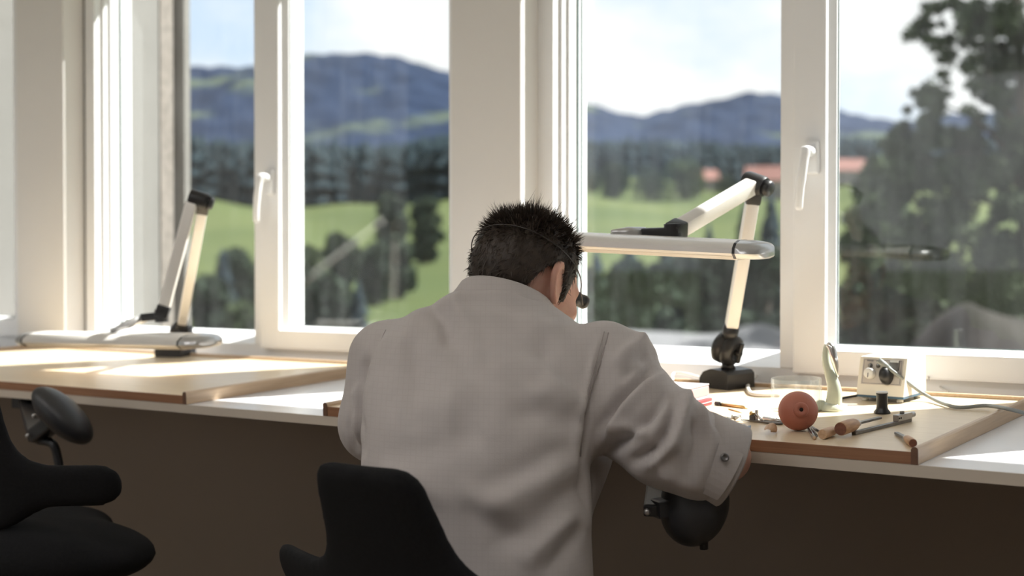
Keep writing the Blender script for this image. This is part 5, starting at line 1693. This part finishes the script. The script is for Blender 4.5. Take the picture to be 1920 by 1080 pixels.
# ================================================================== ARM SUPPORTS CLAMPED TO THE BENCH
M_pad = mat('black_soft_pad', (0.030, 0.030, 0.033), 0.42, var=0.15, vscale=40, bump=0.1, bscale=700)
def support(pad_c, pad_r, pad_M, label, clamp, pivot, bolts, lever=None, nub=None, bar=0.016):
    r = empty('arm_support', Matrix.Translation(clamp), label, 'arm support', 'padded arm supports on the bench edge')
    c0 = Vector(clamp)
    P, Q = nets(lambda X, Y, Z: s_ell(X, Y, Z, (0, 0, 0), pad_r), (-pad_r[0] * 1.15, -pad_r[1] * 1.15, -pad_r[2] * 1.15), (pad_r[0] * 1.15, pad_r[1] * 1.15, pad_r[2] * 1.15), min(pad_r) / 7)
    P = np.array([tuple(Vector(pad_c) - c0 + pad_M @ Vector(p)) for p in P])
    np_mesh('pad', P, Q, M_pad, r)
    MB().box((-0.03, 0.0, -0.030), (0.03, 0.05, 0.0)).build('clamp_plate', M_blk, r)
    pv = Vector(pivot) - c0
    MB().bar((0, 0.02, -0.015), pv, bar * 1.6, bar, 0.004, ext=0.008).build('arm', M_blk, r)
    MB().bar(pv, Vector(pad_c) - c0, bar * 2.0, bar * 1.4, 0.005).build('pad_bracket', M_blk, r)
    for b in bolts:
        MB().lathe([(0.005, -0.003), (0.005, 0.003), (0.003, 0.005), (0, 0.005)], 12, frame(Vector(b) - c0, (0, 0, 1), -F0)).build('bolt', M_steel, r, True)
    if lever:
        MB().tube([Vector(p) - c0 for p in spline(lever, 6)], 0.010, 10).build('lever', M_blk, r, True)
    if nub:
        MB().tube([Vector(p) - c0 for p in nub], [0.008, 0.0065], 12).build('stud', M_blk, r, True)
    return r
# beside the person
ce = BM @ Vector((on_y(1226, 860, YF + 0.03).x, 0.03, -0.0185))
pm3 = Matrix.Rotation(YAW, 3, 'Z')
support(at(1302, 944, 2.225), (0.054, 0.062, 0.068), pm3 @ Matrix.Rotation(0.25, 3, 'Y') @ Matrix.Rotation(-0.25, 3, 'X'), 'black arm support under the right elbow of the person', ce, at(1226, 955, 2.20),
        [at(1213, 960, 2.18)], nub=[at(1318, 1000, 2.21), at(1320, 1030, 2.21)], bar=0.020)
ce2 = BM @ Vector((on_y(36, 748, YF + 0.03).x, 0.03, -0.0185))
support(at(117, 779, 3.05), (0.036, 0.060, 0.082), pm3 @ Matrix.Rotation(-0.80, 3, 'Y'), 'black arm support at the empty board beside the left chair', ce2, at(68, 818, 3.10),
        [at(64, 780, 3.06), at(52, 817, 3.07)], lever=[at(70, 825, 3.10), at(98, 832, 3.08), at(108, 858, 3.08), at(112, 890, 3.08), at(113, 925, 3.08)], bar=0.022)

# ================================================================== SADDLE CHAIRS
M_fab = mat('black_chair_fabric', (0.012, 0.012, 0.013), 0.95, var=0.2, vscale=200, bump=0.3, bscale=900, spec=0.2)
def chair(origin, rot, seat_z, label, top, wz, recl, wing=0.25, upw=0.088):
    """saddle chair facing +y in its own space: T-shaped back with side wings, saddle seat, column and star base"""
    r = empty('saddle_chair', Matrix.Translation((origin[0], origin[1], 0)) @ Rz(rot), label, 'chair', 'black saddle chairs at the bench')
    def back(X, Y, Z):
        z = Z - seat_z
        bend = -0.155 + 1.0 * X ** 2 - recl * np.clip(z - wz + 0.04, -0.02, 1)
        def rb(cx, cz, hx, hz, rd):
            qx, qz = np.abs(X - cx) - hx + rd, np.abs(z - cz) - hz + rd
            return np.sqrt(np.maximum(qx, 0) ** 2 + np.maximum(qz, 0) ** 2) + np.minimum(np.maximum(qx, qz), 0) - rd
        flare = 0.040 * np.clip((top - z) / (top - wz), 0, 1.2)
        up = rb(0, (top + wz) / 2 - 0.02, upw, (top - wz) / 2 + 0.02, 0.032) - flare
        up = np.maximum(up, z - top)
        wg = rb(0, wz, wing, 0.040, 0.040)
        s2 = smin(up, wg, 0.07)
        return smax(s2, np.abs(Y - bend) - 0.020, 0.024)
    P, Q = nets(back, (-0.36, -0.36, seat_z - 0.02), (0.36, 0.06, seat_z + top + 0.04), 0.009)
    np_mesh('backrest', relax(P, Q, 2), Q, M_fab, r)
    def seat(X, Y, Z):
        z = Z - seat_z
        s = s_ell(X, Y, z, (0, -0.02, -0.050), (0.280, 0.175, 0.068))
        s = smin(s, s_ell(X, Y, z, (0, 0.14, -0.045), (0.085, 0.12, 0.05)), 0.06)
        s = smin(s, s_ell(X, Y, z, (0, -0.12, -0.035), (0.19, 0.07, 0.055)), 0.05)
        return s
    P, Q = nets(seat, (-0.31, -0.23, seat_z - 0.16), (0.31, 0.30, seat_z + 0.05), 0.012)
    np_mesh('seat', relax(P, Q, 1), Q, M_fab, r)
    MB().bar((0, -0.10, seat_z - 0.09), (0, -0.158, seat_z + 0.12), 0.07, 0.02, 0.005, up=(0, 1, 0)).build('back_bracket', M_blk, r)
    MB().lathe([(0.03, 0.09), (0.03, 0.28), (0.02, 0.285), (0.02, seat_z - 0.09), (0.06, seat_z - 0.085), (0.06, seat_z - 0.07)], 20).build('column', M_steel_d, r, True)
    hub = MB().lathe([(0.05, 0.055), (0.05, 0.10), (0.035, 0.11)], 20).build('hub', M_blk, r, True)
    for k in range(5):
        a = 2 * math.pi * k / 5 + 0.3
        e = Vector((math.cos(a), math.sin(a), 0))
        leg = MB().bar(e * 0.03 + Vector((0, 0, 0.085)), e * 0.28 + Vector((0, 0, 0.065)), 0.035, 0.022, 0.004).build('leg', M_blk, r)
        MB().lathe([(0.025, -0.012), (0.027, -0.006), (0.027, 0.006), (0.025, 0.012)], 18, frame(e * 0.275 + Vector((0, 0, 0.0275)), (0, 0, 1), (-e.y, e.x, 0))).build('caster', M_blk, leg, True)
    return r
def vpt(r, d): return R0 * r + F0 * d
cw = vpt(-0.150, 2.02) + np.array([0, 0.155, 0])
chair(cw, 0.0, 0.60, 'black saddle chair the person is sitting on', top=0.375, wz=0.170, recl=0.42, wing=0.32)
cw2 = vpt(-0.950, 2.75)
chair(cw2, YAW * 0.55, 0.745, 'empty black saddle chair at the left board', top=0.36, wz=0.100, recl=0.20, wing=0.27, upw=0.06)
